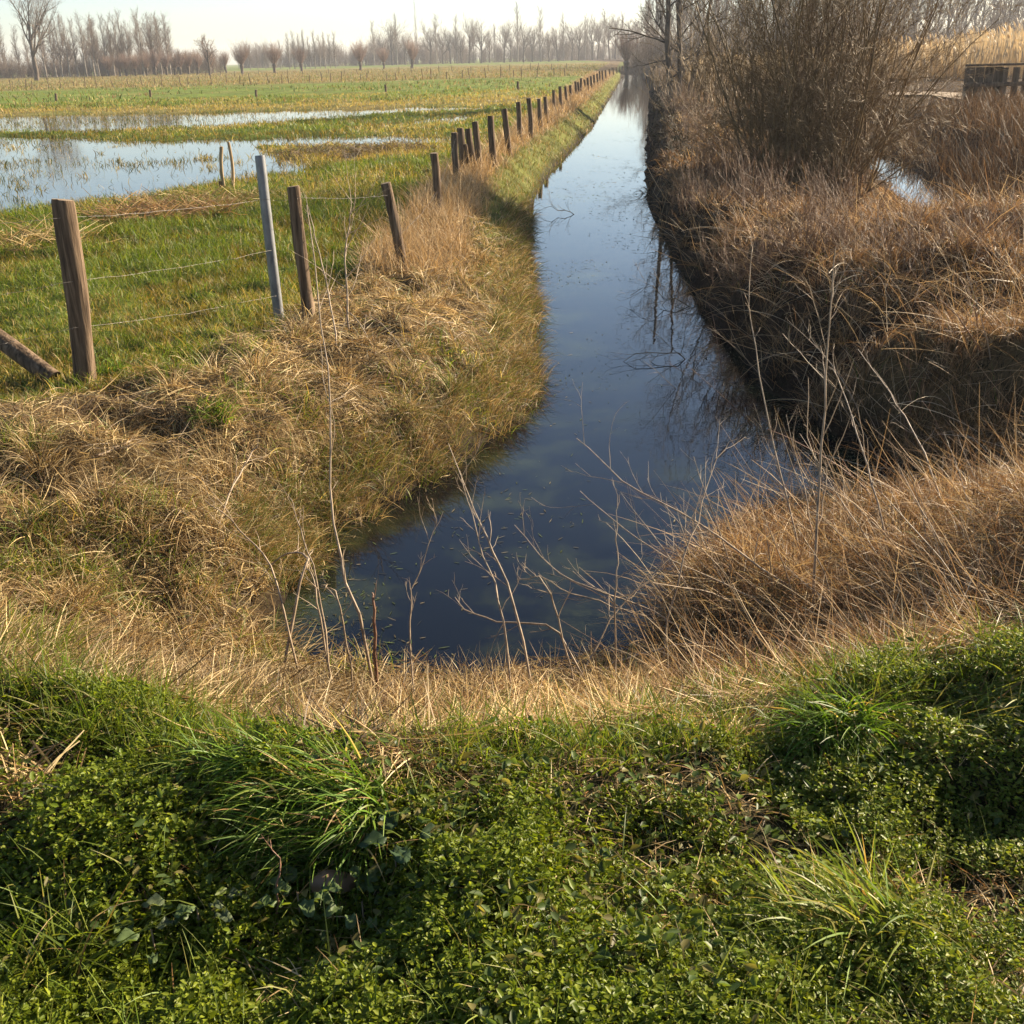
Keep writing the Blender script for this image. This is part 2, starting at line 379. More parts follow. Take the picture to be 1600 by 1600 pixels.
def poly_sheet(name, strips, z, mat):
    V = np.array([(a[0], a[1], z) for s in strips for a in s]); n = 0; Q = []
    for s in strips:
        k = len(s) // 2
        for i in range(k - 1): Q.append((n + 2 * i, n + 2 * i + 1, n + 2 * i + 3, n + 2 * i + 2))
        n += len(s)
    return tag(mesh_quads(name, V, np.array(Q), mat), kind='structure')
ys = [3.2, 4.6, 6, 8, 10, 14, 18, 22, 28, 36, 46, 60, 84, 110, 140, 200, 300]
st = []
for y in ys:
    wl, wr = (1.75, 2.6) if y < 9.5 else (1.5, 1.7)
    cx_ = float(xc(y)); wl = wl + 0.5 * (y > 60); wr = wr + 0.5 * (y > 60)
    st += [(cx_ - wl - (0.7 if y < 7 else 0), y), (cx_ + wr, y)]
poly_sheet('ditch_water', [st], WZ, M_water)
d2s = []
for y in (17.5, 20, 24, 30, 34, 37):
    cx_ = np.interp(y, [17.5, 20.5, 31, 42, 60], [7.0, 7.6, 10.05, 12.7, 17.1]); d2s += [(cx_ - 1.1, y), (cx_ + 1.1, y)]
poly_sheet('side_ditch_water', [d2s], WZ - 0.004, M_water)
fl = []
for y in (11, 13, 15, 18, 22, 26, 30, 40, 50, 60):
    fl += [(-60 - y, y), (float(fence_x(y)) - 0.9, y)]
poly_sheet('flood_water', [fl], PZ, M_flood)

# gravel track on the far right bank
tr = []
for px in (1300, 1400, 1450, 1500, 1560, 1620, 1700, 1800):
    py = np.interp(px, [1300, 1450, 1600, 1800], [139, 143, 150, 160])
    for q in (py + 4.0, py - 3.0): tr.append(at(px, q, 0.12)[:2])
V = np.array([(a[0], a[1], float(H(a[0], a[1])) + 0.05) for a in tr]); Q = np.array([(2 * i, 2 * i + 2, 2 * i + 3, 2 * i + 1) for i in range(len(tr) // 2 - 1)])
tag(mesh_quads('track', V, Q, noise_mat('track_gravel', (0.20, 0.15, 0.10), (0.40, 0.32, 0.23), (2, 2, 2), 0.95, 0.4, 0.1)), kind='structure')

# ------------------------------------------------------------------ blades, stalks, leaves
def blades(bt, base, L, Wd, az, th0, bend, col, K=4, drape=0.0, twist=None, tipcol=None, prof=(1.0, 0.95, 0.65, 0.08), g=rng):
    N = len(base)
    if N == 0: return
    sk = np.arange(K - 1) / max(K - 2, 1)
    th = th0[:, None] + bend[:, None] * sk[None]
    ca, sa = np.cos(az)[:, None], np.sin(az)[:, None]
    step = (L / (K - 1))[:, None]
    dx = np.stack([np.sin(th) * ca, np.sin(th) * sa, np.cos(th)], -1) * step[..., None]
    P = np.empty((N, K, 3)); P[:, 0] = base; P[:, 1:] = base[:, None, :] + np.cumsum(dx, 1)
    if drape:
        hz = H(P[:, 1:, 0], P[:, 1:, 1]) + (drape * g.random(N) + 0.004)[:, None]
        P[:, 1:, 2] = np.maximum(P[:, 1:, 2], hz)
    tw = (g.random(N) - 0.5) * 2.4 if twist is None else twist
    thk = np.concatenate([th[:, :1], th], 1)
    nrm = np.stack([np.cos(thk) * ca, np.cos(thk) * sa, -np.sin(thk)], -1)
    sv = np.stack([-sa, ca, np.zeros_like(ca)], -1)
    side = np.cos(tw)[:, None, None] * sv + np.sin(tw)[:, None, None] * nrm
    wk = (Wd[:, None] * np.interp(np.linspace(0, 1, K), np.linspace(0, 1, len(prof)), prof)[None])[..., None] * 0.5
    V = np.stack([P - side * wk, P + side * wk], 2).reshape(-1, 3)
    n = np.arange(N)[:, None] * (2 * K); k = np.arange(K - 1)[None] * 2
    Q = np.stack([n + k, n + k + 1, n + k + 3, n + k + 2], -1).reshape(-1, 4)
    if tipcol is None: cc = np.repeat(col, 2 * K, 0)
    else:
        s = np.linspace(0, 1, K)[None, :, None]
        cc = np.repeat((col[:, None] * (1 - s) + tipcol[:, None] * s).reshape(-1, 3), 2, 0)
    bt.add(V, Q, cc)

def polar(n, r0, r1, a0, a1, p=2.0, g=rng):
    """points on the ground, density falling as r**-p; azimuths in degrees clockwise from +Y"""
    u = g.random(n)
    e = 2 - p
    r = r0 * (r1 / r0) ** u if abs(e) < 1e-6 else (r0 ** e + u * (r1 ** e - r0 ** e)) ** (1 / e)
    a = np.radians(a0 + (a1 - a0) * g.random(n))
    return r * np.sin(a), r * np.cos(a), r

def pick(cols, n, var=0.2, g=rng):
    cols = np.array(cols); c = cols[g.integers(0, len(cols), n)]
    return c * (1 + var * g.normal(size=(n, 1))).clip(0.4, 1.7)

def uni(a, b, n, g=rng): return a + (b - a) * g.random(n)
def lie(x, y, sc=1.2, s=40):                              # direction the thatch was combed in
    return 2 * PI * 1.6 * (fbm(x * sc, y * sc, s, 2) + 0.5)

STRAWS = [(0.52, 0.385, 0.18), (0.38, 0.265, 0.115), (0.60, 0.47, 0.25), (0.26, 0.17, 0.075), (0.15, 0.095, 0.045)]
BROWNS = [(0.34, 0.20, 0.09), (0.26, 0.15, 0.07), (0.40, 0.25, 0.11), (0.18, 0.11, 0.06), (0.45, 0.31, 0.16)]
GREENS = [(0.098, 0.150, 0.014), (0.128, 0.172, 0.020), (0.072, 0.110, 0.016), (0.155, 0.19, 0.032), (0.20, 0.19, 0.05)]
OLIVES = [(0.16, 0.19, 0.035), (0.20, 0.19, 0.05), (0.11, 0.15, 0.03), (0.30, 0.24, 0.09), (0.24, 0.20, 0.06)]

# --- field turf
bt = Batch()
x, y, r = polar(330000, 6.0, 75, -40, 12, 2.35)
m = in_field(x, y); x, y, r = x[m], y[m], r[m]
z = H(x, y); m = z > PZ - 0.03; x, y, r, z = x[m], y[m], r[m], z[m]
clump = vnoise(x * 3.1, y * 3.1, 50) * 0.6 + vnoise(x * 0.9, y * 0.9, 51) * 0.6
dry = (fbm(x * 0.35, y * 0.35, 21, 4) + 0.35 * fbm(x * 1.7, y * 1.7, 22, 3)) * np.where(y > 22, 1.3, 0.9) + 0.10 * sstep(14, 30, y)
yy = y + 9 * fbm(x * 0.03, y * 0.03, 25, 3) * np.clip(y / 60, 0, 1.5)
dry = dry + 0.35 * sstep(49, 53, yy) * sstep(63, 58, yy)
isd = (dry + 0.13 * rng.normal(size=len(x))) > 0.13
near_pool = (z < PZ + 0.05)
N = len(x); lod = np.clip(r / 9, 1, 5)
col = np.where(isd[:, None], pick([(0.38, 0.28, 0.12), (0.28, 0.19, 0.08), (0.30, 0.26, 0.08)], N), pick(GREENS, N))
col = np.where((near_pool & ~isd)[:, None], col * np.array((1.15, 0.75, 0.9)), col)
L = (0.045 + 0.085 * clump * uni(0.5, 1.3, N)) * np.clip(lod, 1, 1.7)
blades(bt, np.stack([x, y, z - 0.01], 1), L, 0.0042 * lod * uni(0.7, 1.4, N), uni(0, 2 * PI, N), uni(0, 0.7, N), uni(0.2, 1.2, N), col, K=4)
tag(bt.build('field_grass', M_grass), 'short green meadow grass with tan patches over the flooded field', 'grass', kind='stuff')

bt = Batch()
x, y, r = polar(160000, 11, 62, -40, 4, 1.9); z = H(x, y)
m = in_field(x, y) & (z < PZ) & (x < fence_x(y) - 1); x, y, r, z = x[m], y[m], r[m], z[m]
isl = fbm(x * 0.45, y * 0.28, 120, 4) + 0.5 * fbm(x * 2.2, y * 2.2, 121, 2)
px_ = x / y
want = np.clip((isl - 0.06) * 3, 0, 1) + 0.035 + 0.55 * sstep(40, 44, y) * sstep(-0.18, -0.30, px_) + 0.5 * sstep(24.5, 25.5, y) * sstep(28.2, 27.2, y) * sstep(-0.02, 0.10, isl + 0.05)
m = rng.random(len(x)) < want; x, y, r, z = x[m], y[m], r[m], z[m]; N = len(x)
blades(bt, np.stack([x, y, np.full(N, PZ - 0.03)], 1), uni(0.05, 0.19, N), 0.0038 * np.clip(r / 9, 1, 4) * uni(0.7, 1.3, N), uni(0, 2 * PI, N), uni(0, 0.9, N), uni(0.1, 1.0, N), pick([(0.09, 0.10, 0.03), (0.13, 0.12, 0.04), (0.20, 0.15, 0.07), (0.06, 0.07, 0.025), (0.27, 0.20, 0.10)], N), K=4)
tag(bt.build('drowned_grass', M_grass), 'olive grass islands and blades standing out of the flood water', 'grass', kind='stuff')

# --- far meadow tussocks
bt = Batch()
x, y, r = polar(60000, 60, 260, -34, 8, 1.7)
m = in_field(x, y); x, y, r = x[m], y[m], r[m]; N = len(x)
yy = y + 9 * fbm(x * 0.03, y * 0.03, 25, 3)
tb = sstep(108, 116, yy) * 0.75 + 0.25 * sstep(67, 62, yy) + 1.1 * fbm(x * 0.12, y * 0.12, 27, 3)
keep = (rng.random(N) < 0.15 + tb) ; x, y, r, tb = x[keep], y[keep], r[keep], tb[keep]; N = len(x)
col = np.where((rng.random(N) < 0.55 + 0.6 * tb - 0.2)[:, None], pick([(0.36, 0.26, 0.13), (0.27, 0.18, 0.09), (0.30, 0.25, 0.11)], N), pick(GREENS, N))
blades(bt, np.stack([x, y, H(x, y) - 0.02], 1), uni(0.12, 0.38, N), uni(0.03, 0.09, N), uni(0, 2 * PI, N), uni(0, 0.6, N), uni(0.2, 1.0, N), col, K=3, prof=(1, 0.8, 0.1))
M_matte = leaf_mat('matte_grass', 0.25, 0.9, 0.05)
tag(bt.build('meadow_tussocks', M_matte), 'tan rough grass far out on the meadow below the tree lines', 'grass', kind='stuff')

# --- matted straw on the banks, left and near
def thatch(bt, n, r0, r1, a0, a1, p, cond, cols, Lr, Wr, tilt, lift, green=0.06, lsc=1.2, bend=(0.1, 0.8), drape=0.05, spread=0.6):
    x, y, r = polar(n, r0, r1, a0, a1, p)
    d = ditch_d(x, y); m = cond(x, y, d); x, y, r, d = x[m], y[m], r[m], d[m]; N = len(x)
    z = H(x, y) + lift * rng.random(N) ** 2
    az = lie(x, y, lsc) + spread * rng.normal(size=N)
    lod = np.clip(r / 6, 1, 4)
    patch = fbm(x * 1.1, y * 1.1, 60, 3)
    col = pick(cols, N, 0.22) * np.clip(1 + 1.3 * patch, 0.35, 1.5)[:, None]
    lowg = 0.35 * sstep(0.75, 0.3, d) * sstep(7.0, 8.5, y) * (x < xc(y))
    g_ = rng.random(N) < lowg + green * (1 + 5 * np.clip(patch, -0.2, 0.5)) + 0.4 * sstep(0.18, 0.28, fbm(x * 1.5, y * 1.5, 63, 3)) * (green > 0.085)
    dark_patch = 0.7 * sstep(0.10, 0.22, fbm(x * 2.0, y * 2.0, 65, 3)); rt = rng.random(N) < dark_patch  # random patches of darker, greyer straw
    col = np.where(rt[:, None], pick([(0.13, 0.095, 0.06), (0.20, 0.15, 0.10), (0.09, 0.06, 0.035)], N), col)
    col = np.where(g_[:, None], pick(GREENS, N), col)
    blades(bt, np.stack([x, y, z - 0.01], 1), uni(*Lr, N) * np.where(g_, 0.6, 1), uni(*Wr, N) * lod, az, uni(*tilt, N), uni(*bend, N), col, K=5, drape=drape, prof=(0.8, 1, 0.9, 0.6, 0.15))

bs = Batch()
leftnear = lambda x, y, d: (d > 0.05 + 0.3 * fbm(x * 3, y * 3, 64, 2)) & ~in_field(x, y) & (x < xc(y)) & (y > fg_edge(x) - 0.02 + 0.9 * fbm(x * 3, y * 3, 62, 3)) & (y < 15)
thatch(bs, 150000, 2.3, 15, -45, 8, 2.0, leftnear, STRAWS, (0.10, 0.30), (0.0022, 0.0046), (1.15, 1.8), 0.07, 0.09, 2.6, (-0.5, 1.0), 0.04, 1.4)
nearfront = lambda x, y, d: (d > -0.1) & (x > xc(y) - 1.5) & (y > fg_edge(x) + 0.04 + 0.9 * fbm(x * 3, y * 3, 62, 3)) & (y < 6.5)
thatch(bs, 95000, 2.3, 7.0, -20, 45, 2.0, nearfront, STRAWS[:4] + BROWNS[:2], (0.08, 0.26), (0.002, 0.0042), (1.15, 1.8), 0.09, 0.08, 2.8, (-0.5, 1.0), 0.05, 1.4)
tag(bs.build('bank_straw', M_straw), 'flattened golden straw matted over the banks at the near end of the ditch', 'dead grass', kind='stuff')

# --- standing dead grass: tussocks on the near banks
def tussocks(bt, cx, cy, nper, rad, Lr, Wr, cols, tilt=(0.0, 0.55), bend=(0.5, 1.9), grav=None, drape=0.03, green=0.0):
    for a, b, q, rd in zip(cx, cy, nper, rad):
        th = uni(0, 2 * PI, q); rr = rd * np.sqrt(rng.random(q))
        x, y = a + rr * np.cos(th), b + rr * np.sin(th)
        az = th + 0.5 * rng.normal(size=q)
        if grav is not None: az = np.where(rng.random(q) < 0.55, grav + 0.5 * rng.normal(size=q), az)
        rho = math.hypot(a, b); lod = max(1, rho / 7)
        c = pick(cols, q)
        if green: c = np.where((rng.random(q) < green)[:, None], pick(GREENS, q), c)
        blades(bt, np.stack([x, y, H(x, y) - 0.01], 1), uni(*Lr, q), uni(*Wr, q) * lod, az, uni(*tilt, q) * (0.4 + rr / rd), uni(*bend, q), c, K=6, drape=drape, prof=(0.8, 1, 0.9, 0.7, 0.4, 0.1))
bs = Batch()
x, y, r = polar(520, 3.0, 14, -42, 10, 1.6); d = ditch_d(x, y)
m = leftnear(x, y, d) & (d > 0.02); x, y = x[m], y[m]
tussocks(bs, x, y, rng.integers(50, 130, len(x)), uni(0.05, 0.14, len(x)), (0.10, 0.27), (0.0022, 0.0042), STRAWS, green=0.08)
x, y, r = polar(1500, 3.4, 24, 3, 42, 1.7); d = ditch_d(x, y)
m = (d > 0.05) & (x > xc(y) * 0.8) & (y > fg_edge(x) + 0.25); x, y = x[m], y[m]
tussocks(bs, x, y, rng.integers(40, 110, len(x)), uni(0.06, 0.17, len(x)), (0.12, 0.36), (0.002, 0.0040), [(0.10, 0.062, 0.032), (0.14, 0.085, 0.045)] + BROWNS, tilt=(0.0, 0.8), bend=(0.4, 2.2), green=0.01)
tp = [on(px, py, -0.3) for px, py in ((1120, 905), (1200, 930), (1290, 900), (1380, 880), (1240, 965), (1480, 900), (1160, 965), (1530, 800), (1580, 880), (1085, 955))]
tussocks(bs, [p[0] for p in tp], [p[1] for p in tp], [300] * len(tp), [0.20] * len(tp), (0.14, 0.40), (0.002, 0.004), STRAWS[:3] + BROWNS[:3], tilt=(0.0, 0.9), bend=(0.6, 2.2))
# fringe hanging over the water's edge
x, y, r = polar(9000, 4.0, 20, -20, 14, 1.6); d = ditch_d(x, y)
m = (d > 0.0) & (d < 0.42) & (x < xc(y)) & (y > 5.2); x, y = x[m], y[m]
tussocks(bs, x, y, rng.integers(12, 26, len(x)), uni(0.04, 0.09, len(x)), (0.12, 0.34), (0.002, 0.004), STRAWS[1:] + OLIVES[:3] + [(0.12, 0.09, 0.05)], green=0.12, grav=uni(-0.6, 0.2, 1)[0])
tag(bs.build('straw_tussocks', M_straw), 'pale dead grass clumps hanging along the left bank', 'dead grass', kind='stuff')

# --- strip of tan grass along the fence and mossy grass of the left bank further off
bb = Batch()
x, y, r = polar(190000, 10, 130, -14, 14, 1.75); d = ditch_d(x, y)
m = (d > 0.0) & ~in_field(x, y) & (x < xc(y)) & (x > fence_x(y) - 0.6) & (y > 10.5); x, y, r, d = x[m], y[m], r[m], d[m]; N = len(x)
strip = sstep(0.55, 0.95, d + 0.5 * fbm(x, y, 66, 3))
dryb = rng.random(N) < np.clip(strip * 0.9 + 0.10 + 0.35 * fbm(x * 0.8, y * 0.8, 67, 3), 0.03, 1)
lod = np.clip(r / 9, 1, 6)
col = np.where(dryb[:, None], pick([(0.50, 0.37, 0.21), (0.40, 0.28, 0.15), (0.33, 0.22, 0.11)], N), pick(OLIVES, N))
L = np.where(dryb, uni(0.2, 0.5, N) * (0.45 + 0.55 * strip), uni(0.06, 0.15, N))
blades(bb, np.stack([x, y, H(x, y) - 0.01], 1), L, 0.0036 * lod * uni(0.7, 1.4, N), uni(0, 2 * PI, N), uni(0, 0.6, N), uni(0.2, 1.1, N), col, K=5, prof=(0.8, 1, 0.9, 0.6, 0.15))
tag(bb.build('fence_side_grass', M_dry), 'tan tall grass along the ditch fence above mossy green bank turf', 'grass', kind='stuff')

# --- brown dead grass of the right bank
br = Batch()
x, y, r = polar(300000, 6.2, 110, -4, 42, 1.85); d = ditch_d(x, y)
m = (d > 0.0) & (x > xc(y)); x, y, r, d = x[m], y[m], r[m], d[m]; N = len(x)
eastb = sstep(4.2, 6.0, x - 0.2 * (y - 20)) * (y > 13)
lod = np.clip(r / 8, 1, 6)
tall = 0.55 + 0.8 * vnoise(x * 0.8, y * 0.8, 70)
L = (0.10 + 0.40 * rng.random(N) ** 1.6) * tall * (0.45 + 1.1 * vnoise(x * 2.4, y * 2.4, 73)) * np.clip(0.4 + d * 0.9, 0.4, 1) * np.interp(y, [3, 6, 12, 20], [0.45, 0.6, 0.85, 1.1]) * 0.72 * np.where((x > 4.6) & (y > 13) & (y < 22) & (d < 4) & (x < 8.5), 0.4, 1) * np.where(eastb > 0.5, (0.8 - 0.5 * sstep(3, 6, d)) * (1 - 0.75 * sstep(33, 37, y)), 1)
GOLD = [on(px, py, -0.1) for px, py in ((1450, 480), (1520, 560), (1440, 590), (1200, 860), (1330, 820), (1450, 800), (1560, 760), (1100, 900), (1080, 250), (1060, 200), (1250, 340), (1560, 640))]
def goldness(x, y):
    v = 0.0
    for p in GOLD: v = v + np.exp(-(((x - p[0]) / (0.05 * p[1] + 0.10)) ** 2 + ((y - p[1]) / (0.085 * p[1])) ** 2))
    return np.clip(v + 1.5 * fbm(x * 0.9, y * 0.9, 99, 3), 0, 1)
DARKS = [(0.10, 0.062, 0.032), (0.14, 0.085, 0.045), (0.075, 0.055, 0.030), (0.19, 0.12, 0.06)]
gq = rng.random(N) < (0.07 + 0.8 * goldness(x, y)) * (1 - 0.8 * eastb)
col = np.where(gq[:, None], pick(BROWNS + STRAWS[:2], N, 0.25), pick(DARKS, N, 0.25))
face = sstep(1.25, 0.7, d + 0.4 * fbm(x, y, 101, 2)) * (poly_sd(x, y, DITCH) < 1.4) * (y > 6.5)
col = np.where((rng.random(N) < face)[:, None], pick([(0.020, 0.016, 0.009), (0.026, 0.018, 0.011), (0.015, 0.018, 0.007)], N), col)  # near-black blades: the shade of the bank face is put into their colour
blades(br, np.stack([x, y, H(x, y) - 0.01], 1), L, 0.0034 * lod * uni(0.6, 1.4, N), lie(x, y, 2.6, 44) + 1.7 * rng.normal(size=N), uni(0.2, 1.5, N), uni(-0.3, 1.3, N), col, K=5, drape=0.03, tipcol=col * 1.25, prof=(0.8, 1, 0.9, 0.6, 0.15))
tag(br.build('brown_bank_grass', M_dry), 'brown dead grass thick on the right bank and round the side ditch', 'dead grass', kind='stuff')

# --- long dry stalks tangled over the near right bank
bk = Batch()
x, y, r = polar(26000, 3.0, 22, 6, 44, 1.9); d = ditch_d(x, y)
m = (d > 0.02) & (x > xc(y) * 0.6) & (y > fg_edge(x) + 0.1); x, y, r, d = x[m], y[m], r[m], d[m]; N = len(x)
sel = rng.random(N) < 0.30; x, y, r = x[sel], y[sel], r[sel]; N = len(x)
az = np.where(rng.random(N) < 0.25, PI - 0.35 + 0.5 * rng.normal(size=N), uni(0, 2 * PI, N))
blades(bk, np.stack([x, y, H(x, y)], 1), uni(0.25, 0.75, N) * np.interp(r, [3, 6], [0.6, 1]), uni(0.0020, 0.0040, N) * np.clip(r / 7, 1, 3), az, uni(0.4, 1.4, N), uni(-0.3, 0.8, N), pick([(0.48, 0.34, 0.19), (0.36, 0.24, 0.13), (0.28, 0.17, 0.09), (0.58, 0.45, 0.28)], N), K=6, drape=0.05, prof=(1, 1, 0.9, 0.8, 0.6, 0.3))
tag(bk.build('dry_stalks', M_dry), 'long thin dry stalks tangled over the near right bank', 'dry stalks', kind='stuff')

# --- small-leaved ground cover of the foreground
def leaf_batch(bt, pos, az, pitch, L, Wd, col, roll):
    """pointed oval leaves folded along the midrib"""
    N = len(pos)
    d = np.stack([np.cos(pitch) * np.cos(az), np.cos(pitch) * np.sin(az), np.sin(pitch)], -1)
    s0 = np.stack([-np.sin(az), np.cos(az), 0 * az], -1); up = np.cross(d, s0)
    s = s0 * np.cos(roll)[:, None] + up * np.sin(roll)[:, None]; n = np.cross(d, s)
    L_, W_ = L[:, None], Wd[:, None] * 0.5
    V = np.stack([pos, pos + d * L_ * 0.35 + s * W_ + n * W_ * 0.35, pos + d * L_ * 0.72 + s * W_ * 0.75 + n * W_ * 0.25, pos + d * L_ - n * L_ * 0.10,
                  pos + d * L_ * 0.72 - s * W_ * 0.75 + n * W_ * 0.25, pos + d * L_ * 0.35 - s * W_ + n * W_ * 0.35], 1).reshape(-1, 3)
    b = np.arange(N)[:, None] * 6
    Q = np.concatenate([b + np.array([[0, 1, 2, 3]]), b + np.array([[0, 3, 4, 5]])], 1).reshape(-1, 4)
    bt.add(V, Q, np.repeat(col, 6, 0))
bl = Batch()
NS = 80000
x, y, r = polar(NS, 1.25, 3.4, -48, 48, 1.6)
bare = fbm(x * 2.2, y * 2.2, 80, 3) + 0.45 * fbm(x * 7, y * 7, 82, 3)
m = (y < fg_edge(x) + 0.12 + 0.9 * fbm(x * 3, y * 3, 62, 3)) & (bare > -0.25 + 0.05 * rng.normal(size=NS)) & (H(x, y) > -0.3); x, y, r = x[m], y[m], r[m]; N = len(x)
lush = 0.35 + 1.3 * vnoise(x * 6.5, y * 6.5, 81) ** 1.3
hgt = (0.008 + 0.062 * rng.random(N) ** 1.3) * lush
zz = H(x, y) + hgt; szl = 0.008 + 0.0095 * rng.random(N) ** 1.5 * (0.6 + 0.8 * vnoise(x * 3, y * 3, 86))
yel = sstep(-0.1, 1.3, x + 1.6 * fbm(x * 1.2, y * 1.2, 84, 3))[:, None]
for k in range(6):
    th = uni(0, 2 * PI, N) + k * 1.05
    pos = np.stack([x + 0.004 * np.cos(th), y + 0.004 * np.sin(th), zz - 0.006 * (k // 2) + 0.004 * rng.random(N)], 1)
    col = pick([(0.150, 0.195, 0.017), (0.105, 0.145, 0.014), (0.20, 0.235, 0.024)], N, 0.2)
    col = col * (1 - yel) + yel * pick([(0.19, 0.23, 0.035), (0.13, 0.19, 0.03), (0.25, 0.25, 0.05)], N, 0.2)
    leaf_batch(bl, pos, th, uni(-0.25, 0.75, N), szl * uni(0.8, 1.2, N), szl * uni(0.5, 0.68, N), col, 0.45 * rng.normal(size=N))
x, y, r = polar(9000, 1.25, 3.3, -48, 48, 1.6); m = (y < fg_edge(x) + 0.05) & (fbm(x * 1.4, y * 1.4, 88, 3) > 0.0); x, y = x[m], y[m]; N = len(x)
leaf_batch(bl, np.stack([x, y, H(x, y) + uni(0.02, 0.075, N)], 1), uni(0, 2 * PI, N), uni(-0.3, 0.6, N), uni(0.018, 0.034, N), uni(0.011, 0.019, N), pick([(0.09, 0.13, 0.035), (0.13, 0.17, 0.03), (0.07, 0.105, 0.03), (0.17, 0.15, 0.05)], N), 0.5 * rng.normal(size=N))
tag(bl.build('chickweed_cover', M_leaf), 'low small-leaved green weeds carpeting the foreground bank', 'ground cover', kind='stuff')

# thin grass and litter among the ground cover
bl = Batch()
x, y, r = polar(30000, 1.25, 3.6, -48, 48, 1.6); m = (y < fg_edge(x) + 0.3) & (H(x, y) > -0.35); x, y = x[m], y[m]; N = len(x)
dr = rng.random(N) < np.clip(0.45 - 1.6 * fbm(x * 2.2, y * 2.2, 80, 3), 0.1, 0.9)
sel = rng.random(N) < np.where(dr, 0.85, 0.26); x, y, dr = x[sel], y[sel], dr[sel]; N = len(x)
blades(bl, np.stack([x, y, H(x, y) + 0.01], 1), np.where(dr, uni(0.03, 0.14, N), uni(0.06, 0.17, N)), uni(0.0014, 0.0034, N), uni(0, 2 * PI, N), np.where(dr, uni(0.9, 1.6, N), uni(0.1, 0.9, N)), uni(0.1, 1.2, N),
       np.where(dr[:, None], pick(STRAWS + [(0.30, 0.16, 0.06)], N), pick(GREENS, N)), K=5, drape=0.02, prof=(0.8, 1, 0.9, 0.6, 0.15))
tag(bl.build('bank_litter', M_straw), 'dry grass bits and thin green blades among the foreground weeds', 'grass', kind='stuff')

# thin green grass coming up through the straw at its lower edge
bl = Batch()
x, y, r = polar(46000, 2.2, 5.2, -45, 42, 1.5); m = (y > fg_edge(x) - 0.3) & (y < fg_edge(x) + 1.3) & (fbm(x * 2.2, y * 2.2, 90, 3) > -0.04 + 0.16 * sstep(0.2, 1.2, y - fg_edge(x))) & (ditch_d(x, y) > 0.5); x, y = x[m], y[m]; N = len(x)
blades(bl, np.stack([x, y, H(x, y)], 1), uni(0.06, 0.20, N), uni(0.0018, 0.0038, N), uni(0, 2 * PI, N), uni(0.0, 0.7, N), uni(0.2, 1.4, N), pick(GREENS, N), K=5, drape=0.01, prof=(0.8, 1, 0.9, 0.6, 0.1))
tag(bl.build('edge_grass', M_grass), 'fresh green grass coming up through the straw edge of the foreground', 'grass', kind='stuff')

bl = Batch(); g2 = np.random.default_rng(21)
for px, py, k_ in ((270, 590, 500), (400, 640, 260), (480, 650, 300), (600, 700, 300), (150, 575, 500), (70, 840, 420), (200, 850, 300), (240, 800, 260), (130, 905, 420), (560, 745, 420), (470, 790, 260), (640, 630, 260), (30, 700, 420), (300, 560, 420), (380, 560, 300), (690, 560, 260), (740, 640, 260), (770, 600, 300), (40, 900, 400), (110, 620, 300), (60, 1000, 420), (215, 960, 260), (420, 1040, 260), (560, 1060, 200), (330, 930, 200)):
    k_ = int(k_ * 0.5); q = on(px, py, -0.3); sg = 0.03 * q[1] ** 0.7
    x, y = q[0] + sg * g2.normal(size=k_), q[1] + 0.7 * sg * g2.normal(size=k_)
    col = np.where((g2.random(k_) < 0.2)[:, None], pick(STRAWS, k_), pick(GREENS, k_))
    blades(bl, np.stack([x, y, H(x, y) + 0.02], 1), g2.uniform(0.06, 0.20, k_), g2.uniform(0.002, 0.0045, k_) * max(1, q[1] / 5), g2.uniform(0, 6.28, k_), g2.uniform(0.0, 0.9, k_), g2.uniform(0.2, 1.3, k_), col, K=5, drape=0.06, prof=(0.8, 1, 0.9, 0.6, 0.1))
tag(bl.build('bank_grass', M_grass), 'patches of green grass growing through the straw of the left bank', 'grass', kind='stuff')

# --- bright green tufts of long grass
def tuft(label, px, py, rx, ry, n, Lr, az0, azs, cols, tilt=(0.1, 0.9), bend=(0.6, 1.6), wd=(0.003, 0.0055), z0=0.0):
    c = on(px, py, z0); b = Batch()
    th = uni(0, 2 * PI, n); rr = np.sqrt(rng.random(n))
    x, y = c[0] + rx * rr * np.cos(th), c[1] + ry * rr * np.sin(th)
    az = az0 + azs * rng.normal(size=n)
    col = pick(cols, n, 0.22); dd_ = rng.random(n) < 0.09; col = np.where(dd_[:, None], pick(STRAWS, n), col)
    blades(b, np.stack([x, y, H(x, y) - 0.01], 1), uni(*Lr, n), uni(*wd, n), az, uni(*tilt, n), uni(*bend, n), col, K=7, drape=0.03, tipcol=col * np.array((1.25, 1.1, 1.0)), prof=(0.7, 1, 1, 0.9, 0.7, 0.4, 0.05))
    o = b.build('grass_tuft', M_grass)
    return tag(o, label, 'grass tuft', 'bright green tufts of long grass')
TG = [(0.10, 0.195, 0.022), (0.14, 0.23, 0.03), (0.075, 0.15, 0.02), (0.18, 0.24, 0.05)]
tuft('largest bright green tuft of long combed grass at the left of the foreground', 510, 1290, 0.15, 0.11, 900, (0.10, 0.24), math.radians(210), 0.75, TG, (0.3, 1.2), (0.3, 1.4))
tuft('bright green grass tuft behind the largest tuft, against the straw edge', 440, 1190, 0.22, 0.09, 520, (0.08, 0.22), math.radians(205), 0.9, TG, (0.2, 1.1))
tuft('round arching grass tuft beside a dark hollow at the right of the foreground', 1310, 1140, 0.10, 0.07, 420, (0.10, 0.26), math.radians(250), 1.1, TG[:3], (0.2, 1.1), (0.6, 1.8))
